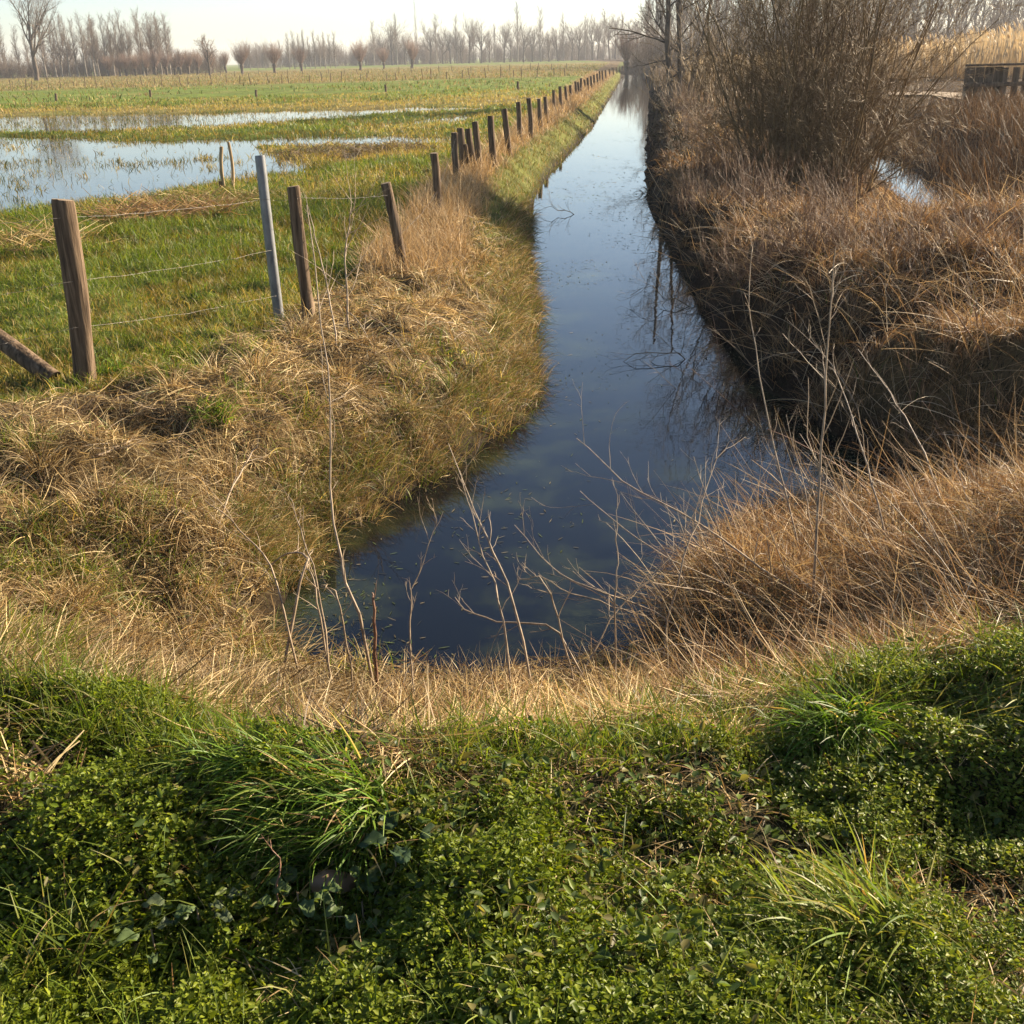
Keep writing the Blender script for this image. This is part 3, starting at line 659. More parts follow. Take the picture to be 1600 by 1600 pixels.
tuft('yellowish sprawling grass tuft low on the right of the foreground weeds', 1340, 1445, 0.13, 0.07, 330, (0.12, 0.26), math.radians(170), 0.9, [(0.19, 0.25, 0.05), (0.27, 0.27, 0.08), (0.12, 0.20, 0.03)], (0.3, 1.1), (0.4, 1.3))
tuft('loose thin dark green grass tuft at the left edge of the foreground', 75, 1520, 0.10, 0.08, 170, (0.12, 0.24), math.radians(60), 1.6, GREENS[:4], (0.1, 0.9), (0.5, 1.5))
tuft('upright fresh grass tuft along the straw right of the centre', 1160, 1085, 0.20, 0.07, 520, (0.10, 0.24), math.radians(120), 1.6, TG, (0.05, 0.7), (0.3, 1.3))
tuft('short spiky green grass tuft beneath the right straw edge at centre', 930, 1150, 0.22, 0.06, 230, (0.08, 0.18), math.radians(90), 1.8, GREENS[:4], (0.0, 0.6), (0.3, 1.0))
tuft('sunlit yellow green grass tuft at the far right beneath the straw', 1520, 1110, 0.22, 0.06, 300, (0.12, 0.26), math.radians(330), 0.8, [(0.22, 0.26, 0.05), (0.30, 0.28, 0.09), (0.14, 0.2, 0.03)], (0.5, 1.3), (0.2, 0.9))
tuft('small green grass tuft in the straw beside the split post', 172, 590, 0.09, 0.07, 260, (0.10, 0.20), math.radians(20), 1.6, TG, (0.0, 0.8), (0.4, 1.4), (0.004, 0.006), -0.3)
tuft('green grass tuft on the straw slope below the metal pole', 335, 655, 0.13, 0.08, 260, (0.10, 0.20), math.radians(330), 1.5, TG, (0.0, 0.8), (0.4, 1.4), (0.004, 0.006), -0.3)
tuft('green grass tuft at the left photo edge in front of the straw', 25, 1040, 0.2, 0.1, 420, (0.14, 0.30), math.radians(340), 1.0, GREENS[:4], (0.1, 0.9), (0.4, 1.4))

# --- reeds on the far right, sedge beyond the side ditch
bz = Batch()
g0 = at(1180, 134, 0.1); g1 = at(1900, 128, 0.1)
N = 15000; u = rng.random(N); v = rng.random(N)
ya = 60 + 26 * v; xa = (np.interp(u, [0, 1], [0.13, 0.66])) * ya + 2
z = H(xa, ya)
hh = (1.55 + 0.75 * vnoise(xa * 0.25, ya * 0.25, 95)) * uni(0.5, 1.15, N) * np.interp(xa / ya, [0.2, 0.35, 0.45, 0.6], [0.75, 0.8, 1.2, 1.1])
col = pick([(0.36, 0.255, 0.14), (0.28, 0.19, 0.10), (0.44, 0.33, 0.20)], N)
blades(bz, np.stack([xa, ya, z], 1), hh, uni(0.014, 0.03, N), uni(0, 2 * PI, N), uni(0, 0.10, N), uni(0.0, 0.22, N), col, K=5, tipcol=np.tile(np.array((0.50, 0.41, 0.28)), (N, 1)), prof=(0.6, 0.6, 0.7, 0.8, 3.4, 0.6))
sel = rng.random(N) < 0.30; n_ = int(sel.sum())
blades(bz, np.stack([xa, ya, z + hh * uni(0.92, 1.0, N)], 1)[sel], uni(0.22, 0.45, n_), uni(0.05, 0.10, n_), uni(PI * 0.6, PI * 1.4, n_), uni(0.0, 0.5, n_), uni(0.2, 0.9, n_), pick([(0.62, 0.50, 0.33), (0.52, 0.40, 0.25), (0.42, 0.30, 0.18)], n_), K=4, prof=(0.3, 1, 0.8, 0.1))
tag(bz.build('reed_bed', M_dry), 'pale golden reed bed behind the track on the far right', 'reeds', kind='stuff')
bz = Batch()
N = 60000
x, y, r = polar(N, 13, 62, 8, 34, 1.3); d = ditch_d(x, y)
m = (x > 5.6 + 0.225 * (y - 13)) & (d > 0.05) & (y > 16); x, y, r, d = x[m], y[m], r[m], d[m]; N = len(x)
top = sstep(46, 52, y)
m = rng.random(N) > 0.85 * top; x, y, r, d = x[m], y[m], r[m], d[m]; N = len(x)
col = pick([(0.075, 0.046, 0.026), (0.055, 0.036, 0.022), (0.11, 0.068, 0.038), (0.08, 0.05, 0.027)], N)  # browns darkened so the colour carries the shade on this bank
blades(bz, np.stack([x, y, H(x, y)], 1), uni(0.35, 1.0, N) * (0.6 + 0.6 * vnoise(x * 0.4, y * 0.4, 97)) * (1 - 0.78 * sstep(2.0, 5.0, d)) * (1 - 0.8 * sstep(33, 37, y)), uni(0.005, 0.011, N) * np.clip(r / 20, 1, 3), uni(0, 2 * PI, N), uni(0, 0.5, N), uni(0.1, 0.9, N), col, K=5, tipcol=col * 1.4, prof=(0.8, 1, 0.9, 0.6, 0.15))
tag(bz.build('sedge', M_dry), 'tall dark brown sedge on the bank beyond the side ditch', 'sedge', kind='stuff')

# --- floating weed and bits on the ditch
bf = Batch()
x, y, r = polar(60000, 4.0, 70, -14, 24, 1.9); d = poly_sd(x, y, DITCH)
f1 = fbm(x * 1.1, y * 0.8, 110, 4); m = (d < -0.03) & (f1 + 0.10 * rng.normal(size=len(x)) > 0.10 - 0.12 * sstep(0.35, 0.0, -d)); x, y, r = x[m], y[m], r[m]
sel = rng.random(len(x)) < 0.6; x, y, r = x[sel], y[sel], r[sel]; N = len(x)
blades(bf, np.stack([x, y, np.full(N, WZ + 0.003)], 1), uni(0.01, 0.055, N) * np.clip(r / 12, 1, 3), uni(0.002, 0.009, N) * np.clip(r / 7, 1, 4), uni(0, 2 * PI, N), np.full(N, PI / 2 - 0.06), np.zeros(N), pick([(0.08, 0.10, 0.03), (0.12, 0.10, 0.05), (0.06, 0.055, 0.03), (0.25, 0.20, 0.11), (0.10, 0.13, 0.04)], N), K=3, twist=np.zeros(N), prof=(0.5, 1, 0.3))
tag(bf.build('floating_weed', M_straw), 'scraps of weed and stalk floating on the dark ditch water', 'water weed', kind='stuff')

# ------------------------------------------------------------------ fence posts
def post(name, label, base, top, r0, r1, mat=M_wood, group=None, cat='fence post', slant=0.10, rough=0.15, sides=14, split=0.0, sink=0.12, cap=True, seed=0):
    """one post from base to top: uneven round timber with a cut end"""
    g = np.random.default_rng(seed + 900)
    base = np.array(base, float); top = np.array(top, float)
    ax = unit(top - base); Ln = np.linalg.norm(top - base)
    a = unit(np.cross(ax, np.array((0.2, 1, 0)))); b = np.cross(ax, a)
    rows = 13
    ts = np.concatenate([[-sink / Ln], np.linspace(0, 0.985, rows - 2), [1.0]])
    V = []; bx, by = g.normal(size=2) * 0.012
    for t in ts:
        r = r0 + (r1 - r0) * t
        if t == 1.0: r *= 0.94
        cx_, cy_ = bx * math.sin(PI * max(t, 0)), by * math.sin(PI * max(t, 0))
        for k in range(sides):
            th = 2 * PI * k / sides
            n = 1 + rough * (vnoise(np.array(2.2 * math.cos(th) + 7 * seed), np.array(2.2 * math.sin(th) + 3.1 * t * Ln), 3) - 0.5) * 2
            if split and t > 0.55 and k == 3: n *= 1 - split * (t - 0.55) / 0.45
            sl = slant * r * math.cos(th - seed) if t > 0.97 else 0
            V.append(base + ax * (t * Ln + sl) + a * (r * n * math.cos(th) + cx_) + b * (r * n * math.sin(th) + cy_))
    Q = [(i * sides + k, i * sides + (k + 1) % sides, (i + 1) * sides + (k + 1) % sides, (i + 1) * sides + k) for i in range(len(ts) - 1) for k in range(sides)]
    nb = (len(ts) - 1) * sides
    org = base - ax * 0
    e = bpy.data.objects.new(name, None); C.objects.link(e); e.location = org; e.empty_display_size = 0.2
    mesh_quads('shaft', np.array(V) - org, np.array(Q), mat, None, e, smooth=True)
    # cut end: fan of quads round the centre
    ring = np.array(V[nb:nb + sides]) - org; cen = ring.mean(0) + ax * 0.002
    mid = cen + (ring - cen) * 0.5
    VV = np.concatenate([ring, mid, cen[None]])
    QQ = [(k, (k + 1) % sides, sides + (k + 1) % sides, sides + k) for k in range(sides)] + [(sides + 2 * k, sides + 2 * k + 1, sides + (2 * k + 2) % sides, 2 * sides) for k in range(sides // 2)]
    mesh_quads('cut_end', VV, np.array(QQ), M_endgrain if cap else M_rustcap, None, e)
    return tag(e, label, cat, group)

def post_px(label, pb, pt, zg, r, **kw):
    b = on(*pb, zg)
    # the top stands at the same distance as the base, leaning as photographed
    t = atY(*pt, b[1])
    return post(kw.pop('name', 'fence_post'), label, b, t, r * 1.06, r, **kw)
DG = 'wooden posts of the fence beside the ditch'
post_px('thick weathered post with a split top standing leftmost in front of the field', (133, 600), (97, 312), -0.3, 0.068, split=0.35, seed=1, group=DG, rough=0.12)
post_px('grey galvanised metal pole between the split post and the next wooden post', (437, 503), (406, 243), -0.3, 0.040, name='metal_pole', mat=M_zinc, cat='pole', cap=False, rough=0.0, slant=0.1, seed=2)
post_px('dark wooden post just right of the grey metal pole', (484, 502), (458, 291), -0.3, 0.049, seed=3, group=DG)
post_px('wooden post leaning left at the corner of the ditch bank', (631, 432), (602, 286), -0.3, 0.047, seed=4, group=DG)
post_px('straight dark post in tan grass beyond the leaning corner post', (684, 340), (678, 239), -0.3, 0.051, seed=5, group=DG)
post_px('leftmost post of the tight cluster of posts on the ditch bank', (716, 292), (710, 207), -0.3, 0.055, seed=6, group=DG)
post_px('blocky post second in the tight cluster on the ditch bank', (724, 270), (719, 200), -0.3, 0.060, seed=7, group=DG)
post_px('post leaning left, third in the tight cluster on the ditch bank', (742, 268), (731, 201), -0.3, 0.058, seed=8, group=DG)
post_px('dark post closing the tight cluster on the right', (749, 266), (742, 190), -0.3, 0.060, seed=9, group=DG)
post_px('slim slanting prop wedged between the posts of the tight cluster', (734, 272), (727, 225), -0.3, 0.028, seed=10, group=DG, name='fence_prop')
row = [((772, 258), (766, 181)), ((796, 243), (788, 170)), ((812, 217), (810, 159)), ((829, 210), (826, 153)), ((845, 201), (842, 154)), ((854, 192), (852, 151)), ((867, 179), (865, 141)), ((877, 172), (875, 135)), ((885, 164), (883, 135)), ((892, 158), (891, 133)), ((900, 153), (899, 127))]
ords = ['first', 'second', 'third', 'fourth', 'fifth', 'sixth', 'seventh', 'eighth', 'ninth', 'tenth', 'eleventh']
for i, (b, t) in enumerate(row):
    post_px(f'dark wooden fence post, {ords[i]} past the tight cluster along the ditch', b, t, -0.3, 0.062, seed=20 + i, group=DG)
far = [(904, 150, 128), (909, 147, 122), (914, 143, 124), (919, 141, 121), (924, 139, 119), (929, 136, 117), (934, 133, 115), (938, 130, 111), (942, 127, 110), (947, 123, 109), (953, 120, 107), (959, 117, 106), (964, 115, 105), (969, 113, 104), (974, 111, 103)]
for i, (px, yb, yt) in enumerate(far):
    post_px('small far fence post dwindling along the ditch towards the pollard willow', (px, yb), (px - 1, yt), -0.3, 0.07, seed=40 + i, group='far posts along the ditch', sides=8)
# prop lying against nothing at the left edge
b = on(78, 592, -0.25); t = atY(-70, 480, b[1] + 0.35)
post('brace_post', 'thick round brace pole slanting down from the left edge to the ground', b + np.array((0, 0, 0.02)), t, 0.062, 0.058, seed=11, cat='brace', rough=0.1, sink=0.05)
# two thin stakes out in the field
s1 = post_px('thin pale stake, left of the pair standing in the field by the water', (351, 297), (346, 229), -0.3, 0.027, seed=12, mat=M_wood_pale, name='field_stake', cat='stake', group='pair of thin stakes in the field')
s2 = post_px('taller thin pale stake, right of the pair in the field by the water', (364, 293), (357, 222), -0.3, 0.026, seed=13, mat=M_wood_pale, name='field_stake', cat='stake', group='pair of thin stakes in the field')
post_px('short grey stub beside the pair of thin stakes', (345, 297), (344, 283), -0.3, 0.03, seed=14, mat=M_wood, name='stake_stub', cat='stake')
for i, (px, yb, yt) in enumerate([(88, 158, 146), (235, 152, 140), (401, 152, 140), (603, 144, 132), (810, 140, 127)]):
    post_px(f'lone dark post, {ords[i]} from the left across the middle of the green field', (px, yb), (px - 1, yt), -0.3, 0.075, seed=60 + i, group='lone posts across the green field', sides=8)
k = 0
for (x0, y0, x1, y1, n, g_) in [(5, 140, 890, 119, 44, 'posts of the nearer distant field fence'), (20, 128, 900, 108, 40, 'posts of the farther distant field fence')]:
    for i in range(n):
        k += 1
        px = x0 + (x1 - x0) * (i + 0.5 + random.uniform(-0.3, 0.3)) / n; py = y0 + (y1 - y0) * (px - x0) / (x1 - x0)
        hgt = random.uniform(0.6, 1.0)
        b = on(px, py, -0.3); t = b + np.array((random.uniform(-0.15, 0.15), 0, hgt))
        post('field_post', 'thin dark post of the ' + ('nearer' if y1 > 110 else 'farther') + ' fence line across the distant meadow', b, t, 0.042, 0.036, seed=100 + k, group=g_, sides=6, mat=M_wood_dark)

# ------------------------------------------------------------------ barbed wire
def wire(label, pts, sag=0.02, r=0.0011, barbs=True):
    pts = [np.array(p, float) for p in pts]; P = []
    for a, b in zip(pts[:-1], pts[1:]):
        n = 14
        for i in range(n): t = i / n; P.append(a + (b - a) * t - np.array((0, 0, 4 * sag * t * (1 - t))))
    P.append(pts[-1]); P = np.array(P)
    P[1:-1] += rng.normal(size=(len(P) - 2, 3)) * 0.003
    L = [(P[None], np.full((1, len(P)), r), 5)]
    if barbs:
        seg = np.linalg.norm(np.diff(P, axis=0), axis=1); cs = np.concatenate([[0], np.cumsum(seg)])
        s = np.arange(0.06, cs[-1], 0.14)
        q = np.stack([np.interp(s, cs, P[:, k]) for k in range(3)], 1)
        d = unit(rng.normal(size=q.shape)); L.append((np.stack([q - d * 0.013, q, q + d * 0.013], 1), np.tile([[0.0008, 0.002, 0.0008]], (len(q), 1)), 3))
    o = tube_obj('barbed_wire' if barbs else 'fence_wire', L, M_wire)
    return tag(o, label, 'wire', 'barbed wire strands of the fence')
YA, YP, YB, YC, YD = on(133, 600, -0.3)[1], on(437, 503, -0.3)[1], on(484, 502, -0.3)[1], on(631, 432, -0.3)[1], on(684, 340, -0.3)[1]
wire('upper barbed wire strand from the split post past the pole to the corner post', [atY(-160, 352, 6.4), atY(92, 340, YA - 0.08), atY(413, 311, YP - 0.05), atY(470, 308, YB - 0.06), atY(606, 305, YC - 0.05)])
wire('middle barbed wire strand running from the left edge to the metal pole', [atY(-160, 480, 6.4), atY(108, 440, YA - 0.08), atY(424, 391, YP - 0.05)])
wire('lowest barbed wire strand running from the split post to the metal pole', [atY(-160, 560, 6.4), atY(118, 512, YA - 0.08), atY(432, 462, YP - 0.05)])
wire('slack wire rising from the corner post to the tight cluster of posts', [atY(617, 372, YC - 0.05), atY(682, 300, YD - 0.06), atY(712, 216, on(716, 292, -0.3)[1] - 0.07)], 0.05)

# ------------------------------------------------------------------ trees
def trunkline(h, K=8, lean=(0, 0), wig=0.03, g=rng):
    z = np.linspace(0, h, K); p = np.zeros((1, K, 3)); p[0, :, 2] = z
    p[0, :, :2] = np.cumsum(g.normal(size=(K, 2)) * wig * h / K, 0) + np.outer(z / h, lean) * h
    p[0, :, :2] -= p[0, 0, :2]
    return p
def tree_root(name, parts, loc=(0, 0, 0)):
    e = bpy.data.objects.new(name, None); C.objects.link(e); e.location = loc
    for pn, lst, mat in parts: tube_obj(pn, lst, mat, e)
    return e
def place(proto, first, loc, rz, s, label, cat, group):
    if first: r = proto
    else:
        r = proto.copy(); C.objects.link(r)
        for ch in list(proto.children):
            c = ch.copy(); C.objects.link(c); c.parent = r
    r.location = loc; r.rotation_euler = (0, 0, rz); r.scale = (s, s, s) if np.isscalar(s) else s
    for k in ('label', 'group', 'category'):
        if k in r: del r[k]
    return tag(r, label, cat, group)

def make_poplar(h=14, seed=0, dens=1.0):
    g = np.random.default_rng(seed)
    t = trunkline(h, 10, (g.normal() * 0.015, 0), 0.035, g); R = np.linspace(0.22, 0.03, 10)[None]
    b1 = grow(t, R, int(44 * dens), 0.22, 0.98, 0.16, 0.28, (0.35, 0.75), 0.5, 5, 0.10, 0.45, 0.3, 0.55, g=g)
    b2 = grow(*b1, 7, 0.2, 1.0, 0.25, 0.5, (0.3, 0.8), 0.35, 4, 0.12, 0.6, 0.4, minr=0.012, g=g)
    b3 = grow(*b2, 6, 0.2, 1.0, 0.3, 0.7, (0.3, 0.8), 0.3, 3, 0.15, 0.7, 0.5, minr=0.006, g=g)
    return tree_root('poplar_tree', [('trunk', [(t, R, 8)], M_bark_pale), ('crown', [(*b1, 4), (*b2, 3), (*b3, 3)], M_twig)])
def make_oak(h=14, seed=0, nm='bare_tree', sp=1.0, bark=M_bark, tw=M_twig):
    g = np.random.default_rng(seed)
    t = trunkline(h * 0.55, 8, (g.normal() * 0.03, 0), 0.10, g); R = np.linspace(0.36, 0.13, 8)[None] * h / 14
    b1 = grow(t, R, 11, 0.35, 1.0, 0.6 * sp, 1.0 * sp, (0.3, 0.95), 0.55, 7, 0.11, 0.6, 0.22, 0.1, g=g)
    b2 = grow(*b1, 8, 0.2, 1.0, 0.3, 0.55, (0.3, 0.9), 0.3, 5, 0.12, 0.6, 0.3, minr=0.02, g=g)
    b3 = grow(*b2, 7, 0.15, 1.0, 0.3, 0.55, (0.3, 0.9), 0.2, 4, 0.15, 0.6, 0.4, minr=0.012, g=g)
    b4 = grow(*b3, 4, 0.15, 1.0, 0.35, 0.7, (0.3, 0.9), 0.2, 3, 0.15, 0.7, 0.5, minr=0.008, g=g)
    return tree_root(nm, [('trunk', [(t, R, 9)], bark), ('limbs', [(*b1, 5), (*b2, 4)], bark), ('crown', [(*b3, 3), (*b4, 3)], tw)])
def make_willow(seed=0, th=1.7, sh=3.6):
    g = np.random.default_rng(seed)
    t = trunkline(th, 6, (g.normal() * 0.06, 0), 0.10, g); R = np.array([[0.30, 0.27, 0.26, 0.30, 0.40, 0.26]])
    head = np.array([[[0, 0, th - 0.45], [0, 0, th - 0.2], [0, 0, th + 0.05]]]) + np.array((t[0, -1, 0], t[0, -1, 1], 0)); n = 90
    az = g.random(n) * 2 * PI; inc = g.random(n) ** 0.8 * 0.75
    P = np.zeros((n, 5, 3)); P[:, 0] = head[0, 1] + 0.25 * np.stack([np.cos(az) * np.sin(inc * 1.6), np.sin(az) * np.sin(inc * 1.6), np.cos(inc)], 1)
    d = np.stack([np.cos(az) * np.sin(inc), np.sin(az) * np.sin(inc), np.cos(inc)], 1); L = sh * (0.6 + 0.5 * g.random(n))
    for k in range(1, 5):
        d = unit(d + np.array((0, 0, 0.10)) + 0.06 * g.normal(size=(n, 3))); P[:, k] = P[:, k - 1] + d * (L / 4)[:, None]
    Rr = np.tile(np.linspace(0.03, 0.010, 5), (n, 1))
    b = grow(P, Rr, 8, 0.2, 0.95, 0.2, 0.4, (0.25, 0.6), 0.3, 4, 0.1, 0.7, 0.4, minr=0.009, g=g)
    return tree_root('pollard_willow', [('trunk', [(t, R, 9), (head, np.array([[0.3, 0.42, 0.2]]), 8)], M_bark), ('crown', [(P, Rr, 3), (*b, 3)], M_twig_red)])
def make_bush(seed=0, h=4.5, n=46, wid=1.2, nm='bare_shrub', mat=M_twig, q=1.0):
    g = np.random.default_rng(seed)
    az = g.random(n) * 2 * PI; inc = g.random(n) * (0.5 if q > 0.5 else 1.2)
    P = np.zeros((n, 5, 3)); P[:, 0, 0] = wid * g.normal(size=n) * 0.6; P[:, 0, 1] = wid * g.normal(size=n) * 0.6
    d = np.stack([np.cos(az) * np.sin(inc), np.sin(az) * np.sin(inc), np.cos(inc)], 1); L = h * (0.5 + 0.5 * g.random(n))
    for k in range(1, 5):
        d = unit(d + np.array((0, 0, 0.12)) + 0.10 * g.normal(size=(n, 3))); P[:, k] = P[:, k - 1] + d * (L / 4)[:, None]
    Rr = np.tile(np.linspace(0.035, 0.012, 5) * q, (n, 1))
    b = grow(P, Rr, 9, 0.1, 1.0, 0.2, 0.45, (0.3, 0.8), 0.3, 4, 0.12, 0.7, 0.4, minr=0.012 * q, g=g)
    b2 = grow(*b, 4, 0.2, 1.0, 0.3, 0.6, (0.3, 0.8), 0.3, 3, 0.12, 0.7, 0.4, minr=0.010 * q, g=g)
    return tree_root(nm, [('stems', [(P, Rr, 4)], mat), ('twigs', [(*b, 3), (*b2, 3)], mat)])

def gpt(px, D):                                           # ground point in the direction of column px at distance D
    q = atY(px, 95, D); return np.array((q[0], D, float(H(q[0], D)) - 0.05))
used = set()
def put(proto, px, D, s, label, cat, group, rz=None):
    f = proto.name not in used; used.add(proto.name)
    return place(proto, f, gpt(px, D), random.uniform(0, 6.28) if rz is None else rz, s, label, cat, group)
POP = [make_poplar(14, 300 + i, 1.0) for i in range(4)]
OAK = [make_oak(14, 320 + i, sp=0.85) for i in range(4)]
WIL = [make_willow(340 + i) for i in range(3)]
BUS = [make_bush(360 + i) for i in range(3)]

# left wood
put(make_oak(15, 331, 'bare_tree', 1.0), 52, 190, 1.05, 'largest bare tree with a dark forked trunk at the far left edge', 'tree', None, 1.0)
put(OAK[1], -40, 190, 0.95, 'spreading bare tree cut off by the left photo edge', 'tree', None)
put(OAK[2], 238, 250, 0.95, 'broad bare tree with fan crown at the right end of the left poplar row', 'tree', None)
put(OAK[3], 205, 262, 0.75, 'slimmer bare tree just left of the fan-crowned tree', 'tree', None)
pg = 'bare poplars in the left row'
for i, px in enumerate(list(range(70, 180, 12)) + [150, 186, 196, 222, 250, 262]):
    put(POP[i % 4], px + random.uniform(-3, 3), 246 + random.uniform(-6, 6), (0.85, 0.85, 0.80 * random.uniform(0.9, 1.08)), 'bare poplar with a pale straight trunk in the row left of the field', 'tree', pg)
for i, px in enumerate(range(10, 270, 15)):
    put(POP[(i + 1) % 4], px + random.uniform(-6, 6), 285 + random.uniform(-10, 10), 0.85 * random.uniform(0.8, 1.1), 'bare poplar standing behind the front row of the left wood', 'tree', 'back poplars of the left wood')
for i, px in enumerate(range(-10, 345, 9)):
    put(BUS[i % 3], px + random.uniform(-4, 4), 262 + random.uniform(-8, 14), random.uniform(0.7, 1.15), 'brown leafless shrub in the undergrowth of the left wood', 'shrub', 'shrubs under the left wood')
for i, px in enumerate(range(170, 335, 14)):
    put(WIL[i % 3], px + random.uniform(-4, 4), 236 + random.uniform(-6, 6), random.uniform(0.7, 0.95), 'small pollard willow in the row along the foot of the left wood', 'tree', 'pollards along the left wood')
# willows of the middle distance
put(make_oak(7.5, 351, 'bare_tree', 0.8, M_bark, M_twig_red), 325, 205, 1.0, 'small round bare tree alone on the meadow right of the left wood', 'tree', None)
for px, D, s, lb in [(352, 255, 0.8, 'pollard willow close behind the small round meadow tree'), (377, 228, 0.98, 'pollard willow with dense red crown left of the tall mid meadow pollard'), (428, 224, 1.0, 'widest pollard willow of the left meadow on a short trunk'),
                     (470, 250, 0.9, 'low pollard willow beside the hazy poplar row'), (562, 235, 0.95, 'round pollard willow with a dark head on the middle meadow'), (599, 260, 0.8, 'slim pollard willow just right of the round middle pollard'),
                     (643, 250, 1.05, 'pollard willow with a thick pale scarred head before the far tree line'), (979, 158, 1.0, 'pollard willow at the far end of the ditch fence')]:
    put(WIL[random.randrange(3)], px, D, s, lb, 'tree', None)
put(make_oak(1.6, 352, 'tree_stump', 0.3), 818, 290, 1.0, 'tiny dark pollard stump below the far tree line', 'stump', None)
for i, px in enumerate(range(452, 530, 8)):
    put(POP[i % 4], px, 330 + random.uniform(-8, 8), 0.62 * random.uniform(0.9, 1.1), 'hazy bare poplar in the small row left of the centre', 'tree', 'small hazy poplar row')
for i, px in enumerate(range(390, 450, 12)):
    put(POP[i % 4], px, 340, 0.5 * random.uniform(0.9, 1.1), 'low hazy poplar behind the widest pollard willow', 'tree', 'hazy poplars behind the pollards')
# the far tree line
tall = {585: 0.95, 598: 0.85, 613: 1.1, 620: 1.0, 633: 0.8, 672: 1.0, 682: 1.05, 692: 0.8, 704: 0.85, 714: 0.98, 722: 0.8, 733: 1.05, 741: 0.9, 752: 0.95, 765: 0.85, 773: 0.8, 788: 0.95, 797: 0.85, 809: 1.25, 818: 0.9, 832: 0.8, 845: 1.08, 858: 0.75, 872: 0.85, 881: 1.0, 893: 0.9, 904: 0.95, 914: 0.9, 926: 1.0, 934: 1.1, 944: 1.05, 953: 1.0, 962: 1.05, 972: 0.95, 984: 1.0, 998: 1.05, 1012: 1.1}
for i, (px, s) in enumerate(tall.items()):
    pr = OAK[i % 4] if i % 3 else POP[i % 4]
    put(pr, px, 400 + random.uniform(-12, 25), s * 1.05, 'tallest bare tree rising over the far line at centre' if px == 809 else 'hazy bare tree in the far line along the horizon', 'tree', None if px == 809 else 'bare trees of the far line')
put(make_poplar(17.5, 377, 0.7), 652, 400, (0.42, 0.42, 1.1), 'narrow spire-like poplar standing up alone in the far line', 'tree', None)
for i in range(70):
    put(BUS[i % 3], 380 + i * 9.3 + random.uniform(-5, 5), 445 + random.uniform(-15, 25), random.uniform(1.1, 1.9), 'grey leafless thicket shrub at the back of the far tree line', 'shrub', 'thicket behind the far tree line')
# right-hand wood behind the reeds
for i, px in enumerate(range(1010, 1690, 11)):
    put(POP[i % 4], px + random.uniform(-5, 5), 190 + random.uniform(-25, 40), random.uniform(0.95, 1.2), 'tall bare poplar in the wood behind the reed bed', 'tree', 'poplars of the right wood')
for i, px in enumerate(range(1000, 1690, 10)):
    put(BUS[i % 3], px + random.uniform(-5, 5), 165 + random.uniform(-12, 14), random.uniform(0.8, 1.25), 'leafless shrub along the foot of the right wood', 'shrub', 'shrubs under the right wood')

# big many-stemmed shrub on the right bank
g = np.random.default_rng(77)
cen = on(1262, 300, -0.1)
n = 160
az = g.random(n) * 2 * PI; ra = np.sqrt(g.random(n))
P = np.zeros((n, 8, 3)); P[:, 0, 0] = cen[0] + 1.05 * ra * np.cos(az); P[:, 0, 1] = cen[1] + 0.9 * ra * np.sin(az)
P[:, 0, 2] = H(P[:, 0, 0], P[:, 0, 1]) - 0.05
inc = 0.03 + 0.42 * ra * g.random(n)
side_ = np.arange(n) % 3 == 0; inc = np.where(side_, 0.45 + 0.65 * g.random(n), inc); az = np.where(side_ & (g.random(n) < 0.6), PI + 0.7 * g.normal(size=n), az)
d = np.stack([np.cos(az) * np.sin(inc), np.sin(az) * np.sin(inc), np.cos(inc)], 1); L = np.where(side_, 1.4 + 1.4 * g.random(n), 3.2 + 1.6 * g.random(n))
for k in range(1, 8):
    d = unit(d + np.array((0, 0, 0.05)) + 0.10 * g.normal(size=(n, 3))); P[:, k] = P[:, k - 1] + d * (L / 7)[:, None]
Rr = (0.009 + 0.020 * g.random(n) ** 2)[:, None] * np.linspace(1, 0.3, 8)[None]
sb1 = grow(P, Rr, 9, 0.06, 0.98, 0.14, 0.40, (0.4, 1.15), 0.25, 6, 0.16, 0.55, 0.35, minr=0.003, g=g)
sb2 = grow(*sb1, 5, 0.15, 1.0, 0.25, 0.6, (0.4, 1.1), 0.25, 5, 0.13, 0.6, 0.4, minr=0.0034, g=g)
sb3 = grow(*sb2, 3, 0.15, 1.0, 0.3, 0.6, (0.35, 0.9), 0.2, 4, 0.15, 0.7, 0.5, minr=0.0030, g=g)
e = bpy.data.objects.new('willow_shrub', None); C.objects.link(e); e.location = cen
for pn, lst in (('stems', [(P - cen, Rr, 6)]), ('twigs', [(sb1[0] - cen, sb1[1], 4), (sb2[0] - cen, sb2[1], 3), (sb3[0] - cen, sb3[1], 3)])): tube_obj(pn, lst, M_shrub, e)
tag(e, 'huge many-stemmed leafless shrub standing on the right bank of the ditch', 'shrub')

